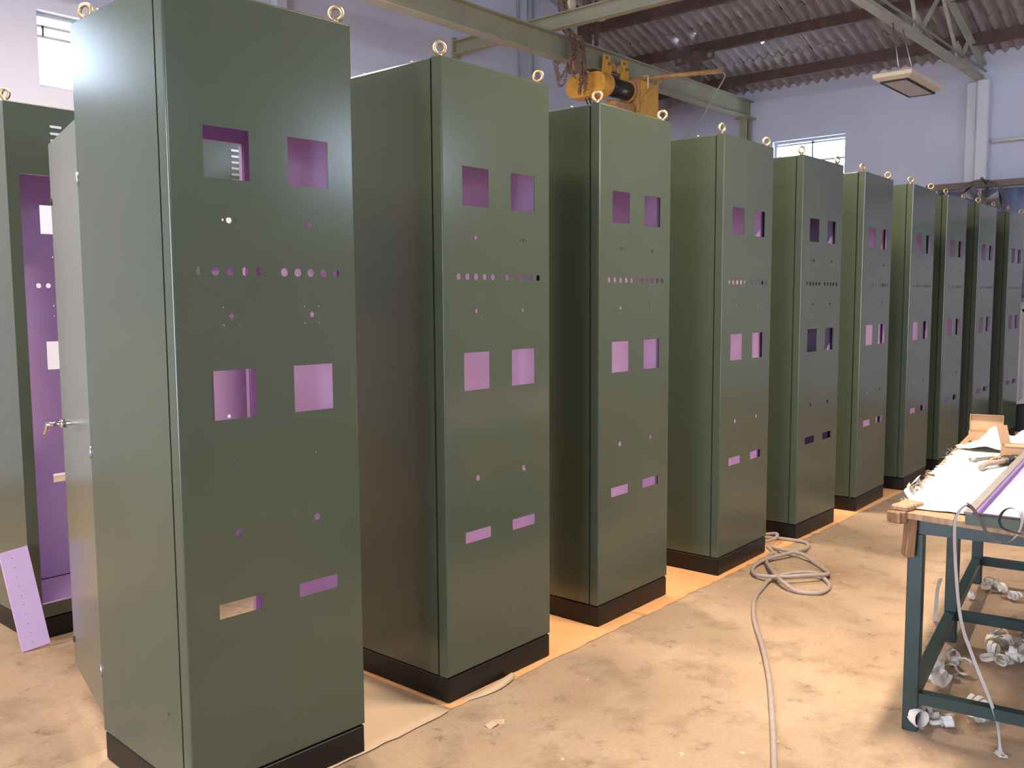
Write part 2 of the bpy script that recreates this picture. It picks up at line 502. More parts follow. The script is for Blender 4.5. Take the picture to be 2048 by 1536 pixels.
# windows: frame, mullions, glazing
def window(n, label, f, u0, u1, w0, w1, mull, trans, glass='glass', bar=.012):
    o = bpy.data.objects.new('window_%d' % n, None); link(o); tag(o, label, kind='structure')
    fr = MB(); t = .035
    for a in (rect(u0, u1, w0, w0 + t), rect(u0, u1, w1 - t, w1), rect(u0, u0 + t, w0 + t, w1 - t), rect(u1 - t, u1, w0 + t, w1 - t)):
        fr.prism(a, .08, .13, f)
    fr.build('window_frame', M['window_frame'], o, recalc=True)
    us = [u0 + t] + mull + [u1 - t]
    ws = [w0 + t] + trans + [w1 - t]
    for m in mull:
        b = MB(); b.prism(rect(m - .012, m + .012, w0 + t, w1 - t), .085, .125, f); b.build('mullion', M['window_frame'], o, recalc=True)
    for q in trans:
        b = MB(); b.prism(rect(u0 + t, u1 - t, q - bar, q + bar), .085, .125, f); b.build('transom', M['window_frame'], o, recalc=True)
    for i in range(len(us) - 1):
        for j in range(len(ws) - 1):
            p = MB(); p.prism(rect(us[i], us[i + 1], ws[j], ws[j + 1]), .103, .107, f); p.build('pane', M[glass], o, recalc=True)
    return o
fL = lambda u, w, d: (u, YL + d, w)
fF = lambda u, w, d: (XF + d, u, w)
fR = lambda u, w, d: (u, YR - d, w)
w1 = window(1, 'bright high window in the gable wall behind the nearest cabinet', fL, 2.06, 3.26, 3.30, 3.93, [2.66], [3.735, 3.82])
window(2, 'bright high window in the gable wall nearer the loading door', fL, -2.0, -.8, 3.30, 3.93, [-1.4], [3.735, 3.82])
window(3, 'bright steel window in the end wall above the fifth cabinet', fF, 2.84, 3.95, 3.19, 3.85, [3.36], [3.525, 3.79])
window(4, 'low louvred window in the end wall beyond the last cabinet', fF, -1.65, -.75, 2.05, 2.55, [], [2.17, 2.29, 2.42], 'glass_dimmed', .02)
window(5, 'wide window high in the aisle side wall near the door', fR, -.5, 2.5, 2.9, 3.7, [.5, 1.5], [3.3])
window(6, 'wide window high in the aisle side wall further along', fR, 5.0, 8.0, 2.9, 3.7, [6.0, 7.0], [3.3])
lt = MB(); lt.bar((2.135, YL + .07, 3.735), (2.135, YL + .07, 3.82), .014, .014, (1, 0, 0)); lt.build('window_latch', M['dark'], w1)

# pilaster and pipes
pf = MB(); pf.rbox(XF - .16, XF, .93, 1.08, 0, 4.30, .02); pf.rbox(XF - .09, XF, 1.08, 1.225, 0, 4.30, .02)
tag(pf.build('trim_1', M['wall_trim']), 'pale plastered pilaster on the end wall under the truss', kind='structure')
pp = MB(); pp.cyl((XF - .10, 1.085, 0), (XF - .10, 1.085, 4.3), .012, n=8)
tag(pp.build('conduit_pipe', M['wall_trim']), 'thin conduit running up the pilaster on the end wall', 'pipe')
for x, r, lab in ((8.20, .018, 'thin grey pipe running up the gable wall'), (8.43, .04, 'thick grey downpipe running up the gable wall')):
    p = MB(); p.cyl((x, YL - r - .005, 0), (x, YL - r - .005, roof_z(x) - .1), r, n=12)
    tag(p.build('downpipe', M['window_frame']), lab, 'pipe')
pq = MB(); pq.rbox(4.36, 4.50, YL - .10, YL, 0, roof_z(4.5) - .1, .01)
tag(pq.build('trim_2', M['wall']), 'shallow pilaster on the gable wall', kind='structure')

# roof: corrugated sheets on purlins
roof = bpy.data.objects.new('roof', None); link(roof)
tag(roof, 'corrugated cement sheet roof on dark steel purlins', kind='structure')
ang = math.atan(SL)
def sheet_mesh(L, holes=None):
    s = MB(); pitch, amp, nseg = .146, .033, 12
    n = 7 * nseg + 5
    ny = 1 if not holes else 24
    vs = []
    for j in range(ny + 1):
        for i in range(n + 1):
            y = i / nseg * pitch
            vs.append((-L * j / ny, y, amp * math.sin(2 * PI * i / nseg)))
    fs = []
    for j in range(ny):
        for i in range(n):
            if holes and (i, j) in holes: continue
            a = j * (n + 1) + i
            fs.append((a, a + 1, a + n + 2, a + n + 1))
    s.add(vs, fs, 0, True)
    return s
ROW = .96
rows = [12.28 - ROW * k for k in range(5)]
LEAKS = [(10.40, 4.63), (10.37, 4.34), (10.80, 3.54)]
purl = [11.47 - .95 * k for k in range(4)]
cols = [YR - .2 + 1.022 * k for k in range(13)]
first = sheet_mesh(ROW + .22).build('roof_sheet', M['roof'], roof)
leaks = {}     # broken spots where daylight shows through: world x, y
for hx, hy in LEAKS:
    k = max(q for q in range(5) if 12.28 - ROW * q >= hx)
    c = int((hy - (YR - .2)) / 1.022)
    i = int((hy - (YR - .2) - 1.022 * c) / (.146 / 12)); j = int((12.28 - ROW * k - hx) / ((ROW + .22) * math.cos(ang)) * 24)
    leaks.setdefault((k, c), set()).update({(i, j), (i + 1, j), (i + 2, j), (i + 1, j + 1)})
holed = {kc: sheet_mesh(ROW + .22, hs).build('roof_sheet', M['roof'], roof) for kc, hs in leaks.items()}
long_ = sheet_mesh(3.3).build('roof_sheet', M['roof'], roof)
tilt = ang - .012 / ROW
done = set()
def put(proto, x, y, flip=False):
    lap = .007 * (round((y - YR + .2) / 1.022) % 2)
    o = proto if proto.name not in done else proto.copy()
    if proto.name in done: link(o)
    done.add(proto.name)
    o.parent = roof
    if not flip:
        o.location = (x, y, (roof_z(x) + .03 if x < XF else EAVE + SL * (XF - x) + .03) + lap)
        o.rotation_euler = (0, tilt, 0)
    else:
        o.location = (x, y + 1.022, roof_z(x) + .03 + lap)
        o.rotation_euler = (0, tilt, PI)
    return o
for k, x in enumerate(rows):
    for c, y in enumerate(cols):
        put(holed.get((k, c), first), x, y)
for x in (12.28 - ROW * 5, 12.28 - ROW * 5 - 3.05):
    for y in cols: put(long_, x, y)
for x in (XB - .3, XB + 2.75, XB + 5.8):
    for y in cols: put(long_, x, y, True)
def purlin(x):
    b = MB(); z = roof_z(x) - .005
    b.box(x - .035, x + .035, YR, YL, z - .14, z - .12); b.box(x - .035, x - .022, YR, YL, z - .12, z - .02); b.box(x - .035, x + .035, YR, YL, z - .02, z)
    return b.build('purlin', M['brown'], roof)
for k in range(4): purlin(11.47 - .95 * k)
for x in (7.4, 6.0, 4.5, 3.0, .5, -1.5, -3.5, -5.5): purlin(x)

# roof trusses
def truss(y, label):
    t = thing('roof_truss', label, 'truss', (0, 0, 0), group='roof trusses')
    zb = 4.33
    b = MB()
    for dy in (-.012, .012):
        b.box(XB + .1, XF - .01, y + dy - .004, y + dy + .004, zb - .030, zb + .04)
    b.box(XB + .1, XF - .01, y - .055, y + .055, zb - .037, zb - .030)
    b.build('bottom_chord', M['truss'], t)
    for s_, x0 in ((1, XF - .02), (-1, XB + .1)):
        b = MB(); p0 = (x0, y, 4.50); p1 = (RIDGE, y, roof_z(RIDGE) - .24)
        b.bar(p0, p1, .09, .012); b.bar((p0[0], y, p0[2] - .035), (p1[0], y, p1[2] - .035), .014, .07); b.build('top_chord', M['truss'], t)
    def tz(x): return roof_z(x) - .22
    bx = [10.92, 9.36, 7.8, 6.0, 4.2, RIDGE, .6, -1.4, -3.3, -5.2]
    tx = [11.25, 10.15, 8.6, 6.9, 5.1, 3.4, 1.5, -.4, -2.4, -4.3]
    for i in range(10):
        b = MB(); b.bar((bx[i], y, zb), (tx[i], y, tz(tx[i])), .035, .035, (0, 1, 0)); b.build('web_member', M['truss'], t)
        if i < 9:
            b = MB(); b.bar((bx[i], y, zb), (tx[i + 1], y, tz(tx[i + 1])), .035, .035, (0, 1, 0)); b.build('web_member', M['truss'], t)
        b = MB(); b.prism([(bx[i] - .16, zb), (bx[i] + .12, zb), (bx[i] + .05, zb + .2), (bx[i] - .10, zb + .24)], y - .008, y + .008, lambda u, w, d: (u, d, w)); b.build('gusset_plate', M['truss'], t, recalc=True)
    b = MB(); b.tube([(XB + .1, y - .05, zb + .075), (XF - .05, y - .05, zb + .075)], .014, 8); b.build('conduit', M['truss'], t)
    return t
truss(1.05, 'pale green steel roof truss above the lamp, resting on the pilaster')
truss(-3.45, 'pale green steel roof truss over the far side of the aisle')

# crane beam, cross beam, stanchion
def ibeam(mb, f, a0, a1, z0, z1, wf=.07, tf=.014, tw=.006):
    """I-section along a; f(a, across, z)"""
    def bx(c0, c1, q0, q1):
        mb.add([f(a, c, z) for a in (a0, a1) for c, z in ((c0, q0), (c1, q0), (c1, q1), (c0, q1))],
               [(0, 1, 2, 3), (7, 6, 5, 4), (0, 4, 5, 1), (1, 5, 6, 2), (2, 6, 7, 3), (3, 7, 4, 0)])
    bx(-wf, wf, z0, z0 + tf); bx(-wf, wf, z1 - tf, z1); bx(-tw, tw, z0 + tf, z1 - tf)
BY = 4.33
t = thing('crane_beam', 'khaki green overhead hoist beam running along the hall', 'beam')
b = MB(); ibeam(b, lambda a, c, z: (a, BY + c, z), XB + .3, XF, 4.235, 4.50); b.build('girder', M['beam'], t, recalc=True)
b = MB(); b.box(6.20, 6.74, BY - .014, BY - .006, 4.255, 4.475); b.build('splice_plate', M['beam'], t)
b = MB(); ibeam(b, lambda a, c, z: (XF - .16 + z - .08, BY + c, a), 0, 4.235, 0, .16, .06); b.build('stanchion', M['beam'], t, recalc=True)
b = MB(); b.box(XF - .3, XF - .02, BY - .11, BY + .11, 4.215, 4.235); b.build('cap_plate', M['beam'], t)
b = MB(); ibeam(b, lambda a, c, z: (7.02 + c, a, z), YR, YL - .01, 4.50, 4.665, .05)
b.box(6.96, 7.08, YL - .03, YL, 4.46, 4.70)
tag(b.build('cross_beam', M['beam'], recalc=True), 'khaki green cross beam resting on the hoist beam', 'beam')
# hangers
t = thing('beam_hanger', 'brown T-shaped hanger plate with two round holes above the hoist beam', 'bracket')
b = MB(); b.sheet(rect(4.06, 4.68, 4.79, 4.93), [circle(4.13, 4.86, .042, 16), circle(4.615, 4.86, .042, 16)], lambda u, w, d: (10.35 + d, u, w), 0, .012); b.build('plate', M['brown'], t, recalc=True)
b = MB(); b.box(10.35, 10.362, 4.27, 4.43, 4.50, 4.79); b.build('stem', M['brown'], t)
b = MB(); b.box(10.362, 10.50, 4.30, 4.40, 4.86, roof_z(10.5) - .14); b.build('shoe', M['brown'], t)
t = thing('roller_hanger', 'brown hanger post with two cream rollers beside the cross beam', 'bracket')
b = MB(); b.box(7.74, 7.84, BY - .02, BY + .05, 4.50, roof_z(7.8) - .05); b.box(7.88, 7.94, BY - .04, BY - .02, 4.50, roof_z(7.8) - .1); b.build('post', M['brown'], t)
b = MB(); b.box(7.33, 8.08, BY + .0, BY + .015, 4.84, 4.92); b.build('plate', M['brown'], t)
for x in (7.40, 8.0):
    b = MB(); b.cyl((x, BY - .07, 4.885), (x, BY, 4.885), .06, n=18); b.cyl((x, BY - .085, 4.885), (x, BY - .07, 4.885), .022, n=10); b.build('roller', M['lamp_case'], t)

# ------------------------------------------------------------------ electric hoist
H = thing('electric_hoist', 'yellow electric hoist hanging under the green beam', 'hoist', (0, 0, 0))
fx = lambda u, w, d: (d, u, w)
b = MB(); b.prism(stadium(4.38, 4.06, .16, .135, 12), 7.80, 7.98, fx); b.build('gearbox', M['yellow'], H, recalc=True)
b = MB(); b.prism(stadium(4.38, 4.06, .165, .142, 12), 7.965, 7.985, fx); b.build('gearbox_flange', M['ochre'], H, recalc=True)
b = MB(); b.cyl((7.985, 4.24, 4.07), (8.50, 4.24, 4.07), .115, n=24); b.build('rope_drum', M['drum'], H)
b = MB()
for x in (8.0, 8.49): b.cyl((x - .012, 4.24, 4.07), (x + .012, 4.24, 4.07), .14, n=24)
b.build('drum_flange', M['ochre'], H)
for x in (8.04, 8.42):
    b = MB(); b.prism([(x - .12, 4.06), (x + .12, 4.06), (x + .06, 4.43), (x - .06, 4.43)], BY - .10, BY - .085, lambda u, w, d: (u, d, w)); b.prism([(x - .12, 4.06), (x + .12, 4.06), (x + .06, 4.43), (x - .06, 4.43)], BY + .085, BY + .10, lambda u, w, d: (u, d, w))
    b.build('trolley_plate', M['yellow'], H, recalc=True)
    for dz, dx in ((4.39, -.02), (4.33, .03)):
        b = MB(); b.cyl((x + dx, BY - .12, dz), (x + dx, BY - .10, dz), .018, n=8); b.build('bolt', M['rust'], H)
for x in (8.16, 8.30):
    b = MB(); b.cyl((x, BY - .115, 4.30), (x, BY - .03, 4.30), .05, n=16); b.build('trolley_wheel', M['ochre'], H)
b = MB(); b.tube([(7.86, 4.62, 3.94), (8.02, 4.25, 3.90), (8.50, 4.18, 3.91), (8.56, 4.18, 4.02)], .014, 8); b.build('rope_guide', M['ochre'], H)
b = MB(); b.rbox(8.56, 9.00, 4.10, 4.30, 3.78, 4.215, .01); b.build('control_box', M['yellow'], H)
b = MB(); b.rbox(8.52, 8.56, 4.09, 4.32, 3.70, 4.20, .005); b.build('mounting_plate', M['ochre'], H)
b = MB(); b.rbox(8.05, 8.5, 4.12, 4.26, 3.70, 3.90, .02); b.build('rope_block', M['ochre'], H)
b = MB(); b.tube([(8.62, 4.32, 4.245), (9.16, 3.29, 4.29)], .028, 12); b.build('jib_arm', M['ochre'], H)
b = MB(); b.tube([(8.60, 4.10, 3.95), (8.83, 3.93, 4.255)], .016, 8); b.build('jib_brace', M['ochre'], H)
b = MB(); b.tube([(8.70, 4.07, 4.12), (8.70, 4.07, 4.27), (8.70, 4.16, 4.28), (8.70, 4.16, 4.14)], .012, 6); b.build('clamp', M['lamp_case'], H)
cp = smooth_path([(9.16, 3.29, 4.28), (9.17, 3.26, 4.22), (9.18, 3.33, 4.12), (9.2, 3.43, 4.0), (9.2, 3.61, 3.745), (9.2, 3.79, 3.59), (9.15, 4.0, 3.35), (9.0, 4.2, 2.7)], 5)
b = MB(); b.tube(cp, .009, 6); b.build('supply_cord', M['hose'], H)
for dy in (0, .05, .1):
    b = MB(); b.tube(smooth_path([(7.88, 4.34 + dy, 3.94), (7.9, 4.30 + dy, 3.83), (8.0, 4.22 + dy, 3.74), (8.1, 4.2, 3.8)], 5), .008, 6); b.build('control_wire', M['dark'], H)

# chain block with loose chains
CH = thing('chain_block', 'rusty chain block with bunched chains hung over the beam', 'chain')
def chain(pts, name='chain_strand'):
    path = smooth_path(pts, 10)
    L = [0]
    for i in range(1, len(path)): L.append(L[-1] + (path[i] - path[i - 1]).length)
    b = MB(); st = .030; k = 0; d = 0; i = 0
    while d < L[-1]:
        while i < len(L) - 2 and L[i + 1] < d: i += 1
        f = (d - L[i]) / max(L[i + 1] - L[i], 1e-6)
        p = path[i].lerp(path[i + 1], f); tdir = (path[i + 1] - path[i]).normalized()
        a = tdir.orthogonal().normalized()
        if k % 2: a = tdir.cross(a)
        c2 = a.cross(tdir)
        rings = []
        for q in range(9):
            tt = 2 * PI * q / 8
            rd = tdir * math.cos(tt) + c2 * math.sin(tt)
            pp_ = p + tdir * (.021 * math.cos(tt)) + c2 * (.013 * math.sin(tt))
            rings.append([pp_ + rd * (.006 * math.cos(2 * PI * w / 5)) + a * (.006 * math.sin(2 * PI * w / 5)) for w in range(5)])
        b.rings(rings, False, 0, True)
        d += st; k += 1
    return b.build(name, M['rust'], CH)
for x, y, z0, z1 in ((7.33, 4.20, 5.4, 4.2), (7.36, 4.21, 5.4, 4.15), (7.30, 4.22, 5.4, 4.25), (7.24, 4.23, 5.4, 4.45)):
    chain([(x, y + .1, z0), (x, y + .1, 4.7), (x, y, 4.5), (x + .01, y, z1)])
chain([(7.38, 4.20, 4.51), (7.46, 4.17, 4.48), (7.50, 4.17, 4.30), (7.52, 4.17, 4.10), (7.44, 4.18, 3.95), (7.40, 4.18, 3.86)])
chain([(7.42, 4.19, 4.45), (7.50, 4.18, 4.36), (7.49, 4.16, 4.2), (7.42, 4.17, 4.05), (7.42, 4.17, 3.86)])
chain([(7.30, 4.22, 4.2), (7.22, 4.22, 4.05), (7.20, 4.24, 3.95), (7.13, 4.25, 3.92), (7.10, 4.26, 4.02), (7.06, 4.27, 4.16), (7.12, 4.27, 4.18)])
chain([(7.26, 4.22, 4.18), (7.16, 4.24, 4.02), (7.12, 4.24, 4.0), (7.10, 4.26, 4.12), (7.14, 4.25, 4.19)])
chain([(7.34, 4.20, 4.52), (7.42, 4.16, 4.46), (7.46, 4.15, 4.30), (7.47, 4.15, 4.18), (7.52, 4.15, 4.06), (7.50, 4.15, 3.90)])
chain([(7.28, 4.21, 4.50), (7.27, 4.19, 4.40), (7.25, 4.18, 4.30), (7.24, 4.18, 4.16), (7.28, 4.17, 4.06), (7.34, 4.17, 4.02)])
chain([(7.36, 4.20, 4.50), (7.37, 4.17, 4.40), (7.36, 4.15, 4.28), (7.38, 4.14, 4.10), (7.40, 4.15, 3.98), (7.38, 4.15, 3.88)])
chain([(7.44, 4.18, 4.40), (7.46, 4.15, 4.25), (7.43, 4.14, 4.12), (7.46, 4.14, 4.0), (7.46, 4.14, 3.87)])
b = MB(); b.rbox(7.26, 7.40, 4.14, 4.24, 4.08, 4.22, .02); b.cyl((7.33, 4.13, 4.15), (7.33, 4.25, 4.15), .075, n=16); b.build('hoist_body', M['rust'], CH)
b = MB(); b.rbox(7.44, 7.50, 4.13, 4.20, 4.12, 4.22, .01); b.build('load_hook_block', M['rust'], CH)

# ------------------------------------------------------------------ hanging lamps
def lamp(x, y, z, watts, lit, label):
    L = thing('hanging_lamp', label, 'lamp', (x, y, z), group='hanging high-bay lamps')
    hx, hy = .50, .19
    b = MB()
    R_ = lambda s, zz: [(-hx * s, -hy * s, zz), (hx * s, -hy * s, zz), (hx * s, hy * s, zz), (-hx * s, hy * s, zz)]
    r0 = [(-hx + .07, -hy + .07, 0), (hx - .07, -hy + .07, 0), (hx - .07, hy - .07, 0), (-hx + .07, hy - .07, 0)]
    b.rings([r0, [(-hx, -hy, .035), (hx, -hy, .035), (hx, hy, .035), (-hx, hy, .035)], [(-hx, -hy, .075), (hx, -hy, .075), (hx, hy, .075), (-hx, hy, .075)], [(-hx + .01, -hy + .01, .08), (hx - .01, -hy + .01, .08), (hx - .01, hy - .01, .08), (-hx + .01, hy - .01, .08)]], True)
    b.build('housing', M['lamp_case'], L, recalc=True)
    b = MB(); b.box(-hx + .075, hx - .075, -hy + .075, hy - .075, -.006, .004); b.build('lens', M['lens_on'] if lit else M['lens_off'], L)
    b = MB()
    for a in ((-hx + .055, hx - .055, -hy + .055, -hy + .075), (-hx + .055, hx - .055, hy - .075, hy - .055), (-hx + .055, -hx + .075, -hy + .075, hy - .075), (hx - .075, hx - .055, -hy + .075, hy - .075)):
        b.box(*a, -.01, .006)
    b.build('lens_frame', M['rubber'], L)
    for dy in (-.10, .10):
        b = MB(); b.rbox(-hx + .05, -hx + .22, dy - .06, dy + .06, .08, .115, .02); b.build('driver_cover', M['lamp_case'], L)
    for dx in (-.28, .22):
        b = MB(); b.tube([(dx, 0, .08), (dx * .6 + .0, (.12 if not lit else 0), (4.30 if not lit else roof_z(x + dx * .6) - .02) - z)], .006, 6); b.build('suspension_wire', M['steel'], L)
    if lit:
        ld = bpy.data.lights.new('lamp_light', 'AREA'); ld.shape = 'RECTANGLE'; ld.size, ld.size_y = 2 * hx - .16, 2 * hy - .16
        ld.energy = watts; ld.spread = math.radians(176 if y > 2 else 140); ld.color = LAMP_WARM
        lo = bpy.data.objects.new('lamp_light', ld); link(lo); lo.parent = L; lo.location = (0, 0, -.02)
    return L
ll = ['unlit cream high-bay lamp hanging from the truss near the end wall', 'lit high-bay lamp hanging between the cabinets and the gable wall', 'lit high-bay lamp hanging over the bay behind the nearest cabinet',
      'unseen high-bay lamp added over the second cabinet row to brighten cabinet insides',
      'lit high-bay lamp hanging above the workbench', 'lit high-bay lamp above the nearest cabinet', 'unseen high-bay lamp added over the aisle to brighten the far end', 'lit high-bay lamp above the fifth cabinet']
for p, lab in zip(LAMPS, ll): lamp(*p, lab)

# ------------------------------------------------------------------ control cabinets
W, D, PH, HT = 0.610, 0.5975, 0.0986, 2.35
BD = .052      # front tray depth
def cut_holes():
    h = []
    for c in (.1735, .4425):
        h.append(rect(c - .0705, c + .0705, 1.840, 1.981))
        h.append(circle(c, 1.7265, .009, 16)); h += [circle(c - .019, 1.7265, .0035, 8), circle(c + .019, 1.7265, .0035, 8)]
        for k in range(-2, 3): h.append(circle(c + k * .0465, 1.5835, .0125, 20))
        h.append(circle(c, 1.457, .0085, 16))
        for du in (-.0255, .0255):
            for dw in (-.0255, .0255): h.append(circle(c + du, 1.457 + dw, .0032, 8))
            h.append(circle(c + du * .8, 1.457, .0018, 6))
        h.append(rect(c - .0705, c + .0705, 1.163, 1.304))
        h.append(circle(c + .002, 1.0325, .0033, 8))
        h.append(circle(c, .828, .0115, 18)); h += [circle(c - .079, .855, .0025, 6), circle(c + .080, .855, .0025, 6)]
        h.append(rect(c - .0715, c + .0715, .587, .630))
        for du in (-.0755, .0755):
            for w_ in (.583, .634): h.append(circle(c + du, w_, .0018, 6))
    return h
def hole_tray(z0, z1, holes, x0=0.0, x1=W, depth=BD - .007, r=.006):
    s = MB()
    s.sheet(rect(x0 + r, x1 - r, z0 + r, z1 - r), holes, lambda u, w, d: (u, d, w), 0, .0022, 0, 1, 0, walls_outer=False)
    loops = []
    for k in range(5):
        a = PI / 2 * k / 4
        i = r * (1 - math.sin(a)); d = r * (1 - math.cos(a))
        loops.append([(x0 + i, d, z0 + i), (x1 - i, d, z0 + i), (x1 - i, d, z1 - i), (x0 + i, d, z1 - i)])
    loops.append([(x0, depth, z0), (x1, depth, z0), (x1, depth, z1), (x0, depth, z1)])
    loops.append([(x0 + .012, depth, z0 + .012), (x1 - .012, depth, z0 + .012), (x1 - .012, depth, z1 - .012), (x0 + .012, depth, z1 - .012)])
    loops.append([(x0 + .012, .0022, z0 + .012), (x1 - .012, .0022, z0 + .012), (x1 - .012, .0022, z1 - .012), (x0 + .012, .0022, z1 - .012)])
    b = len(s.v)
    n = 4
    vs = [p for l in loops for p in l]
    fs, ms = [], []
    for k in range(len(loops) - 1):
        for i in range(4):
            j = (i + 1) % 4
            fs.append((k * n + i, k * n + j, (k + 1) * n + j, (k + 1) * n + i)); ms.append(1 if k >= len(loops) - 2 else 0)
    s.add(vs, fs, ms)
    return s
def eye_bolt(parent, x, y, rz):
    b = MB()
    b.cyl((0, 0, 0), (0, 0, .003), .0125, n=14); b.cyl((0, 0, .003), (0, 0, .014), .011, .0075, n=14)
    b.torus((0, 0, .0325), (0, 1, 0), .0195, .0070, 26, 10)
    return b.build('eye_bolt', M['brass'], parent, (x, y, HT), rz)
def rear_door(parent, rz):
    """hinged on the near rear edge; local x along the door, exterior +y"""
    g = [M['green'], M['pink']]
    w = W - .045
    b = MB(); b.box(0, w, -.020, 0, .135, 2.065, [0, 0, 1, 0, 0, 0])
    d = b.build('rear_door', g, parent, (.004, D + .004, 0), rz)
    b = MB()
    b.cyl((w - .035, 0, 1.055), (w - .035, .012, 1.055), .016, n=14); b.cyl((w - .035, .012, 1.055), (w - .035, .060, 1.055), .0085, n=12)
    b.tube(smooth_path([(w - .035, .056, 1.055), (w - .03, .058, 1.04), (w - .005, .060, 1.022), (w + .005, .060, 1.018)], 4), .006, 8)
    b.build('handle', M['chrome'], d)
    for z in (.23, 1.86):
        b = MB(); b.cyl((w - .012, -.002, z), (w - .012, .003, z), .012, n=12); b.build('plug', M['rubber'], d)
    for z in (.30, 1.02, 1.88):
        b = MB(); b.cyl((-.006, .003, z - .02), (-.006, .003, z + .02), .005, n=8); b.build('hinge', M['steel'], d)
    return d
def make_cabinet():
    g = [M['green'], M['pink'], M['rubber']]
    c = thing('control_cabinet', 'x', 'cabinet', (0, 0, 0), 0, 'green control cabinets in rows')
    hole_tray(PH, HT, cut_holes()).build('front_panel', g, c)
    b = MB()   # dark rubber seal set back in the joint
    for a in ((.006, W - .006, .008 + PH, PH + .016), (.006, W - .006, HT - .016, HT - .008)): b.box(a[0], a[1], BD - .009, BD + .003, a[2], a[3])
    for x in (.008, W - .016): b.box(x, x + .008, BD - .009, BD + .003, PH + .016, HT - .016)
    b.build('door_seal', M['rubber'], c)
    y0 = BD + .001
    for k in (0, 1):
        b = MB()
        if k == 0: b.box(0, .015, y0, D, PH, HT - .012, [0, 0, 0, 1, 0, 0])
        else: b.box(W - .015, W, y0, D, PH, HT - .012, [0, 0, 0, 0, 0, 1])
        b.build('side_panel', g, c)
    r = .005
    b = MB(); b.rings([[(0, y0, HT - .012), (W, y0, HT - .012), (W, D, HT - .012), (0, D, HT - .012)], [(0, y0, HT - r), (W, y0, HT - r), (W, D, HT - r), (0, D, HT - r)], [(r, y0, HT), (W - r, y0, HT), (W - r, D - r, HT), (r, D - r, HT)]], True)
    b.m[-2] = 1
    b.build('top_panel', g, c)
    b = MB(); b.box(.015, W - .015, y0, D - .02, PH, PH + .014, [0, 1, 1, 0, 0, 0]); b.build('bottom_panel', g, c)
    b = MB(); b.box(.015, W - .015, D - .020, D, 2.05, HT - .012, [1, 0, 1, 0, 0, 0])
    hd = b.build('rear_header', g, c)
    for u in (.21, .40):
        for k in range(6):
            v = MB(); v.prism(stadium(u, 2.262 - .030 * k, .020, .0055, 6), D, D + .006, lambda a, w, d: (a, d, w)); v.build('vent_slot', M['steel'], hd, recalc=True)
    b = MB(); b.box(.015, W - .015, D - .020, D, PH, .160, [0, 1, 1, 0, 0, 0]); b.build('rear_rail', g, c)
    for x in (.015, W - .050):
        b = MB(); b.box(x, x + .035, D - .020, D, .160, 2.05, [0, 0, 1, 1, 0, 1]); b.build('rear_post', g, c)
    for x in (.018, W - .058):
        b = MB(); b.sheet(rect(x, x + .040, .17, 2.04), [circle(x + .020, .20 + .025 * k, .0045, 6) for k in range(73)], lambda u, w, d: (u, D - .045 + d, w), 0, .002)
        b.build('mounting_rail', M['pink'], c)
    for x in (.015, W - .032):
        b = MB(); b.box(x, x + .017, y0 + .004, y0 + .05, PH + .014, HT - .012); b.build('front_post', M['pink'], c)
    b = MB(); b.rbox(0.002, W - .002, .002, D - .002, 0, PH - .005, .004); b.build('plinth', M['plinth'], c)
    for x, y in ((.030, .032), (W - .030, .032), (.030, D - .045), (W - .030, D - .045)): eye_bolt(c, x, y, 0)
    for x in (.014, W - .014):
        for y in (.16, .42):
            b = MB(); b.cyl((x, y, HT), (x, y, HT + .007), .0055, n=6); b.build('top_bolt', M['steel'], c)
    b = MB(); b.cyl((-.0006, .13, .30), (.002, .13, .30), .004, n=10); b.build('side_hole_disc', M['rubber'], c)  # dark disc painted in place of a small shaded hole
    return c
CX = [0, 1.040, 2.048, 3.098, 4.063, 5.057, 5.993, 6.989, 7.945, 9.012]
CY = [0, .016, .057, .013, .001, -.002, -.024, .008, -.005, -.018]
CT = [-2.37, .27, .83, 1.41, -.25, 1.64, 1.68, .85, .58, 0]
names = ['nearest and largest tall green cabinet, its rear door standing open behind it',
         'second tall green cabinet of the long row, next to the nearest one',
         'third tall green cabinet of the long row, standing in front of the yellow hoist',
         'fourth tall green cabinet of the long row, beside the coiled grey hose',
         'fifth green cabinet of the long row, with dark closed interior behind its cutouts',
         'sixth green cabinet of the long row, just past the bright end wall window',
         'seventh green cabinet of the long row, opposite the middle of the workbench',
         'eighth green cabinet of the long row, third from its far end',
         'ninth green cabinet of the long row, next to the last one, lilac inside',
         'last green cabinet at the far end of the long row, lilac inside']
proto = make_cabinet()
trees = [proto] + [copy_tree(proto) for _ in range(11)]
rnd = random.Random(3)
def spin(c):
    for ch in c.children:
        if ch.name.startswith('eye_bolt'): ch.rotation_euler = (0, 0, rnd.uniform(-.75, .75) - .80)
for i in range(10):
    c = trees[i]
    c.location = (CX[i], CY[i], 0.003); c.rotation_euler = (0, 0, math.radians(CT[i])); c['label'] = names[i]
    spin(c)
rear_door(trees[0], math.radians(77.9))
rear_door(trees[4], 0.0)
for k, (x0, lab) in enumerate(((.29, 'green cabinet seen from its open back, purple inside, behind the nearest cabinet'), (1.21, 'green cabinet of the second row glimpsed through the cutouts of the nearest cabinet'))):
    c = trees[10 + k]
    c.location = (x0 + W, 2.46, 0.0); c.rotation_euler = (0, 0, PI); c['label'] = lab; spin(c)
trees[11].location = (1.823, 2.414, 0.0); trees[11].rotation_euler = (0, 0, PI - .075)

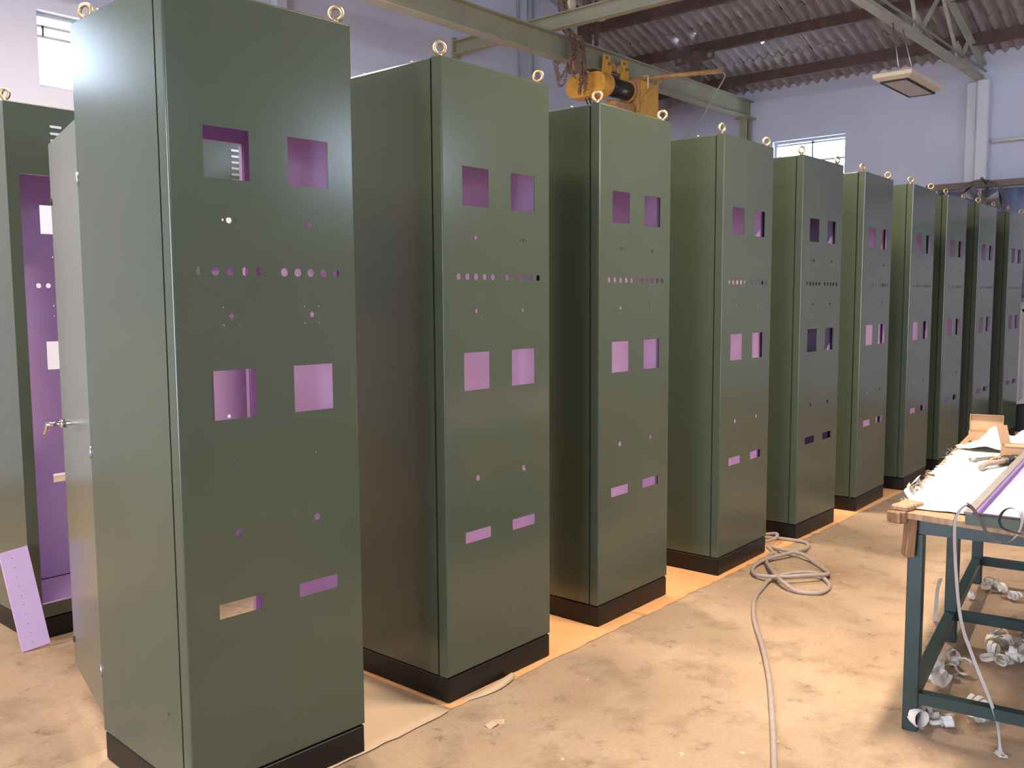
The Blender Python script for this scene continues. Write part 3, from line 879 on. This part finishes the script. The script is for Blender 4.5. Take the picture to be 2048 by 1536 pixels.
# perforated mauve strip leaning on the second row cabinet
b = MB()
b.sheet(rect(0, .112, 0, .44), [circle(.045, .03 + .0415 * k, .0022, 8) for k in range(10)], lambda u, w, d: (u, -d, w), 0, .0015)
b.box(.110, .112, 0, .018, 0, .44); b.box(0, .002, 0, .018, 0, .44)
o = b.build('perforated_strip', M['pink'])
o.location = (.215, 1.775, .002); o.rotation_euler = (math.radians(-9), math.radians(-7), math.radians(-6))
tag(o, 'light mauve perforated metal strip leaning against the second row cabinet', 'metal strip')

# ------------------------------------------------------------------ kraft paper under the cabinets
def paper(name, x0, x1, y0, y1, z, mat, label, seed, curl=0.0, ex=None):
    r = random.Random(seed)
    n = max(6, int((x1 - x0) / .05)); m = 5
    b = MB(); vs = []
    for j in range(m + 1):
        for i in range(n + 1):
            x = x0 + (x1 - x0) * i / n
            y = y0 + (y1 - y0) * (j / m) ** 1.6
            zz = z
            if j == 0:
                y += r.uniform(-.006, .006) + (r.uniform(.005, .014) if r.random() < .12 else 0)
                zz += curl * r.uniform(.3, 1)
            if ex and j == 0: y, zz = ex(x, y, zz)
            vs.append((x, y, zz))
    b.add(vs, [(j * (n + 1) + i, j * (n + 1) + i + 1, (j + 1) * (n + 1) + i + 1, (j + 1) * (n + 1) + i) for j in range(m) for i in range(n)], 0, True)
    o = b.build(name, mat)
    md = o.modifiers.new('thick', 'SOLIDIFY'); md.thickness = .0012; md.offset = 1
    return tag(o, label, 'paper sheet', 'paper sheets laid under the cabinets')
paper('paper_sheet', -.18, 1.0, -.032, .66, .0004, M['kraft_pale'], 'pale brown paper sheet under the nearest cabinet, its edge lifting off the floor', 1, .006)
paper('paper_sheet', 1.02, 2.34, -.018, .68, .0004, M['kraft'], 'orange kraft paper sheet under the second cabinet', 2, .002)
paper('paper_sheet', 2.33, 4.3, -.022, .68, .0004, M['kraft'], 'orange kraft paper sheet under the third and fourth cabinets', 3, .0015)
paper('paper_sheet', 4.3, 7.2, -.030, .68, .0004, M['kraft'], 'orange kraft paper sheet under the fifth to seventh cabinets', 4, .001)
paper('paper_sheet', 7.2, 10.2, -.030, .68, .0004, M['kraft'], 'orange kraft paper sheet under the last three cabinets', 5, .001)
# curled torn flap beside the second cabinet
b = MB(); pts = []
n = 10
vs = []
for i in range(n + 1):
    x = 1.10 + .27 * i / n
    wdt = .012 + .045 * math.sin(PI * min(1, i / n * .75 + .1))
    for k in range(5):
        q = k / 4
        vs.append((x + .01 * q, .012 - wdt * q, .003 + .022 * math.sin(q * PI * .9) * (i / n)))
b.add(vs, [(i * 5 + k, i * 5 + k + 1, (i + 1) * 5 + k + 1, (i + 1) * 5 + k) for i in range(n) for k in range(4)], 0, True)
o = b.build('torn_paper', M['kraft_pale']); md = o.modifiers.new('thick', 'SOLIDIFY'); md.thickness = .001
tag(o, 'torn curled paper flap at the foot of the second cabinet', 'paper scrap')
b = MB(); b.ribbon(smooth_path([(1.0, -.215, .002), (1.03, -.222, .010), (1.05, -.215, .004), (1.07, -.235, .003)], 5), (0, 1, .2), .028)
tag(b.build('paper_scrap', [M['kraft_pale'], M['kraft_pale']]), 'small crumpled tan paper scrap on the bare floor', 'paper scrap')

# ------------------------------------------------------------------ hose
hz = .011
hp = [(1.20, -1.19, hz), (1.393, -1.104, hz), (1.668, -.97, hz), (2.0, -.80, hz), (2.288, -.634, hz), (2.50, -.50, hz), (2.665, -.407, hz), (2.87, -.314, hz),
      (3.05, -.27, hz), (3.182, -.247, hz + .004), (3.30, -.30, hz + .02), (3.40, -.40, hz + .02), (3.371, -.473, hz), (3.27, -.53, hz), (3.152, -.53, hz), (3.10, -.44, hz), (3.12, -.36, hz + .02),
      (3.22, -.26, hz + .024), (3.45, -.10, hz + .01), (3.60, -.04, hz), (3.70, -.02, hz), (3.80, .06, hz), (3.74, -.05, hz + .012), (3.70, -.20, hz + .02), (3.64, -.30, hz), (3.54, -.40, hz), (3.42, -.46, hz + .02),
      (3.30, -.40, hz + .03), (3.20, -.30, hz + .026), (3.20, -.16, hz + .01), (3.334, -.075, hz), (3.50, -.07, hz + .01), (3.73, -.15, hz + .022), (3.90, -.14, hz), (4.02, -.09, hz), (4.03, .01, hz), (3.99, .14, hz), (3.90, .20, hz), (3.84, .14, hz), (3.90, .07, hz + .02), (4.0, .10, hz + .03), (3.98, .24, hz), (3.9, .40, hz)]
b = MB(); b.tube(smooth_path(hp, 7), .0105, 10)
tag(b.build('hose', M['hose']), 'grey rubber hose snaking over the floor and coiled by the fourth cabinet', 'hose')

# ------------------------------------------------------------------ workbench
ta = math.radians(8.0)
TO = Vector((1.93, -1.325, 0))
TB = thing('workbench', 'teal steel workbench with a wooden top', 'workbench', TO, ta)
LEN, WID = 2.0, .95    # local x along, local -y across
lw = .05
for x in (0, .97, 1.94):
    for y in (0, -WID + lw):
        b = MB(); b.rbox(x, x + lw, y - lw, y, 0, .70, .003); b.build('leg', M['teal'], TB)
for y in (0, -WID + lw):
    b = MB(); b.box(lw, LEN - .01, y - .045, y - .005, .10, .14); b.build('low_rail', M['teal'], TB)
    b = MB(); b.box(0, LEN, y - lw, y, .70, .757); b.build('apron', M['teal'], TB)
for x in (0, .97, 1.94):
    b = MB(); b.box(x + .005, x + .045, -WID, -lw, .10, .14); b.build('low_rail', M['teal'], TB)
    b = MB(); b.box(x, x + lw, -WID, -lw, .70, .757); b.build('apron', M['teal'], TB)
b = MB(); b.prism([(-.03, .045), (LEN + .05, .045), (LEN + .05, -WID - .03), (-.20, -WID - .03), (-.13, -.45)], .757, .777, lambda u, w, d: (u, w, d))
b.build('bench_top', M['ply'], TB, recalc=True)
def bench(u, v, z=0.0):
    c, s = math.cos(ta), math.sin(ta)
    return (TO.x + u * c - v * s, TO.y + u * s + v * c, z)
# wooden offcuts at the corner
b = MB(); b.rbox(-.022, .022, -.016, .016, 0, .135, .004)
o = b.build('wooden_offcut', M['wood']); o.location = bench(-.022, -.005, .622); o.rotation_euler = (math.radians(4), math.radians(3), ta + .5)
tag(o, 'short upright wooden offcut strapped to the bench corner', 'wood block')
b = MB(); b.rbox(-.03, .03, -.02, .02, 0, .040, .004)
o = b.build('wooden_offcut', M['wood']); o.location = bench(-.035, .030, .738); o.rotation_euler = (0, .1, ta + .9)
tag(o, 'wooden stick end jutting out past the bench corner', 'wood block')
b = MB(); b.rbox(-.06, .06, -.03, .03, 0, .018, .004)
o = b.build('wooden_offcut', M['ply']); o.location = bench(.03, .01, .778); o.rotation_euler = (0, 0, ta - .3)
tag(o, 'flat pale wooden packing piece on the bench corner', 'wood block')
# woven sack cloth
r = random.Random(11)
n, m = 60, 14
vs = []
for i in range(n + 1):
    for j in range(m + 1):
        u = .02 + 1.55 * i / n
        v = .035 - .55 * j / m
        if j == 0: v += r.uniform(-.022, .016)
        if i in (0, n): u += r.uniform(-.012, .012)
        z = .7795 + .0025 * math.sin(u * 17 + v * 5) + .002 * math.sin(v * 31 + u * 9) + .0028 + r.uniform(0, .0012)
        if 20 < j * 0 + i < 22: z += .004
        vs.append(bench(u, v, z))
b = MB(); b.add(vs, [(i * (m + 1) + j, i * (m + 1) + j + 1, (i + 1) * (m + 1) + j + 1, (i + 1) * (m + 1) + j) for i in range(n) for j in range(m)], 0, True)
for k in range(12):   # frayed threads along the edge
    u = r.uniform(.05, 1.5); p = Vector(bench(u, .035, .783))
    q = [p, p + Vector((r.uniform(-.015, .02), r.uniform(.005, .015), r.uniform(.002, .012))), p + Vector((r.uniform(-.02, .04), r.uniform(.01, .025), r.uniform(-.01, .02)))]
    b.tube(smooth_path(q, 3), .0005, 4)
tag(b.build('sack_cloth', M['cloth']), 'frayed white woven sack spread over the workbench', 'cloth')
# cabinet door lying on the bench
DO = thing('loose_cabinet_door', 'cabinet door lying inside-up on the workbench, lilac inside with grey foam seal', 'cabinet door', (1.80, -1.535, .787), math.radians(5.0))
b = MB(); b.box(0, 2.2, -.60, 0, 0, .003, [0, 1, 0, 0, 0, 0]); b.build('door_skin', [M['green'], M['pink']], DO)
b = MB()
b.box(0, 2.2, -.012, 0, .003, .034, [0, 0, 1, 0, 0, 0]); b.box(0, 2.2, -.60, -.588, .003, .034, [0, 0, 0, 0, 1, 0])
b.box(0, .012, -.588, -.012, .003, .034, [0, 0, 0, 1, 0, 0]); b.box(2.188, 2.2, -.588, -.012, .003, .034, [0, 0, 0, 0, 0, 1])
b.build('door_lip', [M['green'], M['pink']], DO)
b = MB(); b.box(-.004, 2.2, -.022, .004, .034, .042); b.build('foam_seal', M['gasket'], DO)
b = MB(); b.box(-.004, .014, -.60, -.024, .034, .040); b.build('foam_seal', M['foam'], DO)
b = MB(); b.cyl((.035, -.10, .003), (.035, -.10, .018), .004, n=10); b.build('weld_stud', M['steel'], DO)
# grey foam sheet offcut on the door
b = MB(); vs = []
for i in range(9):
    a = PI * i / 8
    vs.append((.08 + .0 + .10 * math.sin(a) * .9, -.42 + .26 * math.cos(a), 0))
b.prism([(.05, -.17), (.11, -.19), (.14, -.26), (.15, -.55), (.03, -.56), (.02, -.30)], .004, .012, lambda u, w, d: (u, w, d))
o = b.build('foam_offcut', M['gasket'], recalc=True); o.location = (1.80, -1.535, .790); o.rotation_euler = (0, math.radians(-6), math.radians(5.0))
tag(o, 'flat grey foam offcut lying inside the loose cabinet door', 'foam piece')

# two-faced sealing tape looping off the bench
ACR = Vector((0.6558, -0.7549, -0.0058))   # direction across the bench front
ALG = Vector((0.7513, 0.6534, -0.0930))   # direction along the bench
tp = [
      (1.930, -1.643, -0.039), (1.985, -1.623, 0.010), (1.984, -1.609, 0.101), (1.961, -1.585, 0.188), (1.924, -1.560, 0.279), (1.890, -1.540, 0.361),
      (1.860, -1.528, 0.422), (1.824, -1.521, 0.508), (1.784, -1.519, 0.624), (1.756, -1.519, 0.719), (1.738, -1.521, 0.779), (1.732, -1.524, 0.816),
      (1.744, -1.534, 0.843), (1.756, -1.546, 0.856), (1.776, -1.554, 0.853), (1.786, -1.568, 0.835), (1.773, -1.588, 0.808), (1.762, -1.610, 0.778),
      (1.765, -1.631, 0.759), (1.770, -1.652, 0.754), (1.766, -1.677, 0.770), (1.760, -1.696, 0.802), (1.746, -1.705, 0.838), (1.733, -1.702, 0.866),
      (1.718, -1.683, 0.876), (1.701, -1.665, 0.866), (1.691, -1.657, 0.841), (1.697, -1.666, 0.819), (1.719, -1.694, 0.805), (1.736, -1.730, 0.796),
      (1.751, -1.780, 0.782)]
path = smooth_path(tp, 6)
path = [Vector((p.x, p.y, max(p.z, .002))) for p in path]
b = MB(); b.ribbon(path, (ACR * .80 + ALG * .60).normalized(), .019, .0012, (1, 0))
tag(b.build('sealing_tape', [M['strip'], M['foam']]), 'long black and white sealing tape looping off the bench to the floor', 'tape')

# curled liner strips
def curl(c, axis, R, turns, pitch, width, seed, R1=None, z_lift=0.0, group=None, label=None):
    r = random.Random(seed)
    ax = Vector(axis).normalized()
    a = ax.cross(Vector((0, 0, 1)))
    a = a.normalized() if a.length > .1 else Vector((1, 0, 0))
    bb = ax.cross(a)
    pts, wdl = [], []
    n = int(turns * 16)
    ph = r.uniform(0, 6.28)
    for i in range(n + 1):
        t = i / 16 * 2 * PI + ph
        q = i / n
        rr = R + ((R1 or R) - R) * q
        rr *= 1 + .12 * math.sin(3.1 * q * 6 + seed)
        p = Vector(c) + a * (rr * math.cos(t)) + bb * (rr * math.sin(t)) + ax * (pitch * (i / 16 - turns / 2))
        p.z = max(p.z, .004)
        pts.append(p)
        wdl.append((ax + a * r.uniform(-.1, .1)).normalized())
    b = MB(); b.ribbon(pts, wdl, width, .0006, (0, 0))
    return tag(b.build('curled_strip', M['strip']), label, 'paper strip', group)
# hanging spiral at the bench corner
pts = smooth_path([(2.280, -1.249, 0.834), (2.202, -1.252, 0.820), (2.143, -1.248, 0.806), (2.110, -1.275, 0.784), (2.076, -1.300, 0.757), (2.052, -1.307, 0.729)], 6)
for k in range(60):
    t = k / 59
    pts.append(Vector((2.047, -1.302, 0.725)).lerp(Vector((2.038, -1.304, 0.637)), t) + ACR * (.013 + .006 * t) * math.sin(t * 22) + ALG * (.014) * math.cos(t * 22))
b = MB(); b.ribbon(pts, [(ACR * .8 + Vector((0, 0, .6))).normalized()] * 34 + [(Vector((0, 0, 1)) + ACR * .25).normalized()] * (len(pts) - 34), .018, .0006, (0, 0))
tag(b.build('curled_strip', M['strip']), 'white liner strip spiralling down from the bench corner', 'paper strip')
b = MB(); b.ribbon(smooth_path([(2.189, -1.238, 0.816), (2.181, -1.263, 0.789), (2.296, -1.239, 0.815), (2.265, -1.267, 0.795), (2.336, -1.254, 0.814)], 5), (0, 0, 1), .022)
tag(b.build('curled_strip', [M['strip'], M['strip']]), 'crumpled white liner strip lying on the bench corner', 'paper strip')
b = MB(); b.ribbon(smooth_path([(2.95, -1.155, .26), (3.0, -1.13, .19), (3.06, -1.11, .10), (3.124, -1.09, .003)], 6), (1, -.6, 0), .02)
tag(b.build('hanging_strip', [M['strip'], M['strip']]), 'white liner strip hanging straight down beside the middle bench leg', 'paper strip')
rp = random.Random(21)
piles = [((2.48, -1.30), .11, 10, 'curled white liner strip in the heap between the first two bench legs', 'liner heap between the first bench legs'),
         ((2.02, -1.40), .06, 9, 'curled white liner strip in the heap round the foot of the front bench leg', 'liner heap at the front bench leg'),
         ((2.15, -1.52), .05, 6, 'curled white liner strip on the floor in front of the bench rail', 'liner heap in front of the bench'),
         ((2.85, -1.42), .13, 11, 'curled white liner strip in the heap under the middle of the bench', 'liner heap under the bench middle'),
         ((3.70, -1.22), .12, 8, 'curled white liner strip in the heap under the far end of the bench', 'liner heap under the bench far end')]
sd = 100
for (cx, cy), spread, cnt, lab, grp in piles:
    for k in range(cnt):
        sd += 1
        R = rp.uniform(.018, .034)
        a = rp.uniform(0, PI)
        flat = rp.random() < .3
        axis = (math.cos(a), math.sin(a), rp.uniform(-.2, .2)) if not flat else (rp.uniform(-.3, .3), rp.uniform(-.3, .3), 1)
        z = (R + .004 if not flat else .012) + rp.choice((0, 0, .02))
        curl((cx + rp.uniform(-spread, spread) * 1.3, cy + rp.uniform(-spread, spread), z), axis, R, rp.uniform(1.4, 3.4), rp.uniform(.010, .022) if not flat else .002, .016, sd, R * rp.uniform(.6, 1.1), 0, grp, lab)
# dropped end of tape
curl((1.951, -1.633, -0.016), (.6, -.8, 0), .02, 1.6, .012, .016, 501, None, 0, None, 'curled white strip end lying on the floor nearest the camera')
# clear plastic film
n = 16; r = random.Random(5); vs = []
for i in range(n + 1):
    for j in range(n // 2 + 1):
        vs.append((2.85 + .40 * i / n + r.uniform(-.01, .01), -1.35 - .35 * j / (n // 2) + r.uniform(-.01, .01), .006 + abs(.06 * math.sin(i * .9 + j) * math.sin(j * 1.3 + .4)) + r.uniform(0, .02)))
b = MB(); b.add(vs, [(i * (n // 2 + 1) + j, i * (n // 2 + 1) + j + 1, (i + 1) * (n // 2 + 1) + j + 1, (i + 1) * (n // 2 + 1) + j) for i in range(n) for j in range(n // 2)], 0, False)
tag(b.build('plastic_film', M['film']), 'crumpled clear plastic film on the floor under the bench', 'plastic film')

# cartons
def carton(name, label, loc, rz, L, Wd, Hh, flap_h, flap_ang, cat='box'):
    c = thing(name, label, cat, loc, rz)
    t = .004
    b = MB(); b.box(0, L, 0, Wd, 0, t, 0); b.box(0, L, 0, t, t, Hh, [0, 0, 0, 0, 1, 0]); b.box(0, L, Wd - t, Wd, t, Hh, [0, 0, 1, 0, 0, 0]); b.box(0, t, t, Wd - t, t, Hh, [0, 0, 0, 1, 0, 0]); b.box(L - t, L, t, Wd - t, t, Hh, [0, 0, 0, 0, 0, 1])
    b.build('tray', [M['card'], M['card_in']], c)
    return c, t
c1, t_ = carton('carton', 'open brown carton with raised lid at the far end of the bench', (3.62, -1.075, .787), math.radians(-78), .150, .11, .045, 0, 0)
b = MB(); b.obox((.075, .118, .082), (1, 0, 0), (0, .20, .98), (0, -.98, .20), .075, .038, .0015); b.build('lid', M['card_in'], c1)
for x in (.001, .149):
    b = MB(); b.obox((x, .108, .082), (1, 0, 0), (0, .20, .98), (0, -.98, .20), .0015, .036, .012); b.build('lid_side', M['card'], c1)
b = MB(); b.obox((.075, .115, .119), (1, 0, 0), (0, .98, -.20), (0, .20, .98), .075, .014, .0015); b.build('lid_rim', M['card'], c1)
c2, t_ = carton('carton', 'brown carton with one upright flap, beside the spanners on the bench', (3.20, -1.315, .789), math.radians(-80), .17, .11, .050, 0, 0)
b = MB(); b.obox((.008, .06, .050 + .042), (.80, .60, 0), (-.22, .12, .97), (-.56, .76, -.22), .024, .044, .0015); b.build('flap', M['card'], c2)
b = MB(); b.obox((.06, .02, .052), (1, 0, 0), (0, 1, .1), (0, -.1, 1), .045, .022, .0015); b.build('flap', M['card_in'], c2)
c3, t_ = carton('carton', 'low pale carton behind the white bag on the bench', (3.72, -1.32, .787), math.radians(-78), .20, .12, .06, 0, 0)
# white bag heap
r = random.Random(9); n = 22; m = 18; vs = []
for i in range(n + 1):
    for j in range(m + 1):
        u = i / n; v = j / m
        x = 3.34 + .30 * v; y = -1.10 - .40 * u
        hgt = (.10 * math.exp(-((u - .30) / .12) ** 2) + .085 * math.exp(-((u - .62) / .16) ** 2) + .05 * math.exp(-((u - .9) / .12) ** 2)) * math.sin(PI * min(1, v * 1.0 + .03)) ** .7
        hgt *= 1 + .25 * math.sin(u * 23 + v * 11) * math.sin(v * 17)
        vs.append((x + r.uniform(-.004, .004), y + r.uniform(-.004, .004), .789 + max(0, hgt) * .95 + r.uniform(0, .003)))
b = MB(); b.add(vs, [(i * (m + 1) + j, i * (m + 1) + j + 1, (i + 1) * (m + 1) + j + 1, (i + 1) * (m + 1) + j) for i in range(n) for j in range(m)], 0, True)
tag(b.build('white_bag', M['plaster_white']), 'crumpled white plastic bag heaped between the cartons on the bench', 'bag')
# hand tools
T = thing('hand_tool', 'tool with curved pale handle and dark jaw lying on the sack cloth', 'tool', (0, 0, .790))
b = MB(); b.tube(smooth_path([(2.80, -1.335, .010), (2.88, -1.335, .014), (2.96, -1.36, .014), (3.03, -1.375, .012)], 6), [.012] * 12 + [.010] * 7, 10); b.build('handle', M['tan'], T)
b = MB(); b.rbox(3.01, 3.10, -1.40, -1.35, 0, .028, .008); b.rbox(3.08, 3.14, -1.43, -1.37, .004, .026, .006); b.build('jaw', M['drum'], T)
T = thing('spanner', 'bright steel spanner lying beside the brown carton', 'spanner', (0, 0, .788))
b = MB(); b.obox((3.10, -1.275, .005), (.92, -.38, 0), (.38, .92, 0), (0, 0, 1), .075, .008, .003); b.build('shaft', M['steel'], T)
for x, y in ((3.03, -1.247), (3.17, -1.304)):
    b = MB(); b.torus((x, y, .005), (0, 0, 1), .014, .005, 16, 6); b.build('ring_end', M['steel'], T)
T = thing('pliers', 'small pliers with red-brown grips beside the spanner', 'pliers', (0, 0, .788))
b = MB(); b.tube([(3.12, -1.33, .008), (3.06, -1.315, .010), (3.0, -1.32, .008)], .007, 8); b.tube([(3.12, -1.33, .008), (3.06, -1.345, .010), (3.0, -1.35, .008)], .007, 8); b.build('grips', M['card'], T)
b = MB(); b.rbox(3.115, 3.165, -1.342, -1.318, 0, .014, .004); b.build('jaws', M['steel'], T)

# ------------------------------------------------------------------ far end: tube light, rack, fan, crate
T = thing('tube_light', 'unlit fluorescent tube light mounted on the end wall', 'light', (XF - .05, .2, 3.50))
b = MB(); b.cyl((0, -.55, 0), (0, .70, .012), .016, n=12); b.build('tube', M['strip'], T)
b = MB(); b.rbox(.0, .045, -.57, .74, -.02, .03, .005); b.build('batten', M['window_frame'], T)
b = MB(); b.cyl((0, .70, .012), (0, .735, .012), .02, n=12); b.build('end_cap', M['window_frame'], T)
T = thing('steel_rail', 'brown steel rail fixed along the end wall behind the fan', 'rail')
b = MB(); b.box(XF - .30, XF - .22, -3.0, 1.62, 2.90, 2.98); b.build('rail', M['rail'], T)
for y in (1.5, .25, -1.2):
    b = MB(); b.box(XF - .3, XF, y - .03, y + .03, 2.86, 2.90); b.bar((XF - .18, y, 2.88), (XF - .01, y, 2.45), .04, .03, (0, 1, 0)); b.build('bracket', M['window_frame'], T)
# blue sheet hanging below the rail
n = 26; vs = []
for i in range(n + 1):
    y = .12 + 1.42 * i / n
    for k in range(5):
        vs.append((XF - .17 + .015 * math.sin(i * 1.3) + .015 * math.sin(i * 2.9 + k), y, 2.88 - .35 * k))
b = MB(); b.add(vs, [(i * 5 + k, i * 5 + k + 1, (i + 1) * 5 + k + 1, (i + 1) * 5 + k) for i in range(n) for k in range(4)], 0, True)
o = b.build('tarpaulin', M['tarp']); md = o.modifiers.new('thick', 'SOLIDIFY'); md.thickness = .002
tag(o, 'blue-grey plastic sheet hanging from the rail on the end wall', 'sheet')
F = thing('industrial_fan', 'brown wire-caged fan mounted in front of the blue sheet', 'fan', (11.45, .88, 2.68))
b = MB(); fa = Vector((-.85, -.35, .05)).normalized()
f1 = fa.cross(Vector((0, 0, 1))).normalized(); f2 = f1.cross(fa)
for rr, off in ((.29, 0), (.285, .05), (.285, -.05), (.2, .075), (.2, -.075), (.1, .085), (.1, -.085)):
    b.torus(fa * off, fa, rr, .0025 if rr < .28 else .0045, 32, 5)
for k in range(28):
    a = 2 * PI * k / 28
    e = f1 * math.cos(a) + f2 * math.sin(a)
    for sg in (-1, 1):
        b.tube([e * .05 + fa * (.088 * sg), e * .2 + fa * (.078 * sg), e * .285 + fa * (.045 * sg), e * .292], .0014, 4)
b.build('cage', M['fan'], F)
for k in range(3):
    a = 2 * PI * k / 3 + .4
    e = f1 * math.cos(a) + f2 * math.sin(a); e2 = f1 * math.cos(a + .9) + f2 * math.sin(a + .9)
    q = MB(); q.add([e * .04 + fa * .02, e * .24 + fa * .03, e2 * .25 - fa * .02, e2 * .05 - fa * .02, (e + e2) * .14], [(0, 1, 4), (1, 2, 4), (2, 3, 4), (3, 0, 4)], 0, True)
    bl = q.build('blade', M['window_frame'], F); md = bl.modifiers.new('thick', 'SOLIDIFY'); md.thickness = .003
b = MB(); b.cyl(-fa * .06, fa * .14, .06, n=18); b.build('motor', M['fan'], F)
b = MB(); b.tube([fa * -.06, (.18, 0, -.02), (.28, .0, .20), (.32, 0, .24)], .016, 8); b.tube([(0, 0, .29), (.02, 0, .31), (.30, 0, .25)], .014, 8); b.build('bracket', M['fan'], F)
# shelf with cartons just past the last cabinet
SHF = thing('storage_rack', 'steel rack standing past the last cabinet', 'rack', (10.75, -.75, 0))
for x in (0, .45):
    for y in (0, .92):
        b = MB(); b.box(x, x + .035, y, y + .035, 0, 1.36); b.build('upright', M['window_frame'], SHF)
for z in (1.32,):
    b = MB(); b.box(0, .485, 0, .955, z, z + .03); b.build('shelf', M['window_frame'], SHF)
b = MB(); b.rbox(0, .40, 0, .36, 0, .24, .004); b.box(-.001, .401, .17, .19, .24, .2405)
o = b.build('cardboard_box', M['card']); o.location = (10.78, -.18, 1.35); tag(o, 'tan cardboard box on the rack past the last cabinet', 'box')
b = MB(); b.rbox(0, .62, 0, .55, 0, .30, .006); b.box(-.004, .624, .26, .29, .08, .22)
o = b.build('crate', M['dark']); o.location = (10.05, -.48, 0.0); o.rotation_euler = (0, 0, .1); tag(o, 'low dark crate on the floor past the last cabinet', 'crate')
b = MB(); b.obox((0, 0, 0), (1, 0, 0), (0, .99, -.12), (0, .12, .99), .33, .29, .004)
o = b.build('white_board', M['wall_trim']); o.location = (10.37, -.18, .345); o.rotation_euler = (0, 0, .1); tag(o, 'pale board lying across the dark crate past the last cabinet', 'board')
# cream block, unseen, added for a reflection in the nearest cabinet's side
b = MB(); b.rbox(-.15, .15, -.12, .12, 0, 1.36, .01); b.box(-.005, .005, -.122, -.12, .1, 1.3); b.box(.03, .05, -.13, -.12, .7, .82)
o = b.build('reflected_block', M['cream']); o.location = (-1.35, 3.4, 0); o.rotation_euler = (0, 0, .4)
tag(o, 'narrow cream block added out of view for the bright reflection in the nearest side panel', 'added block')
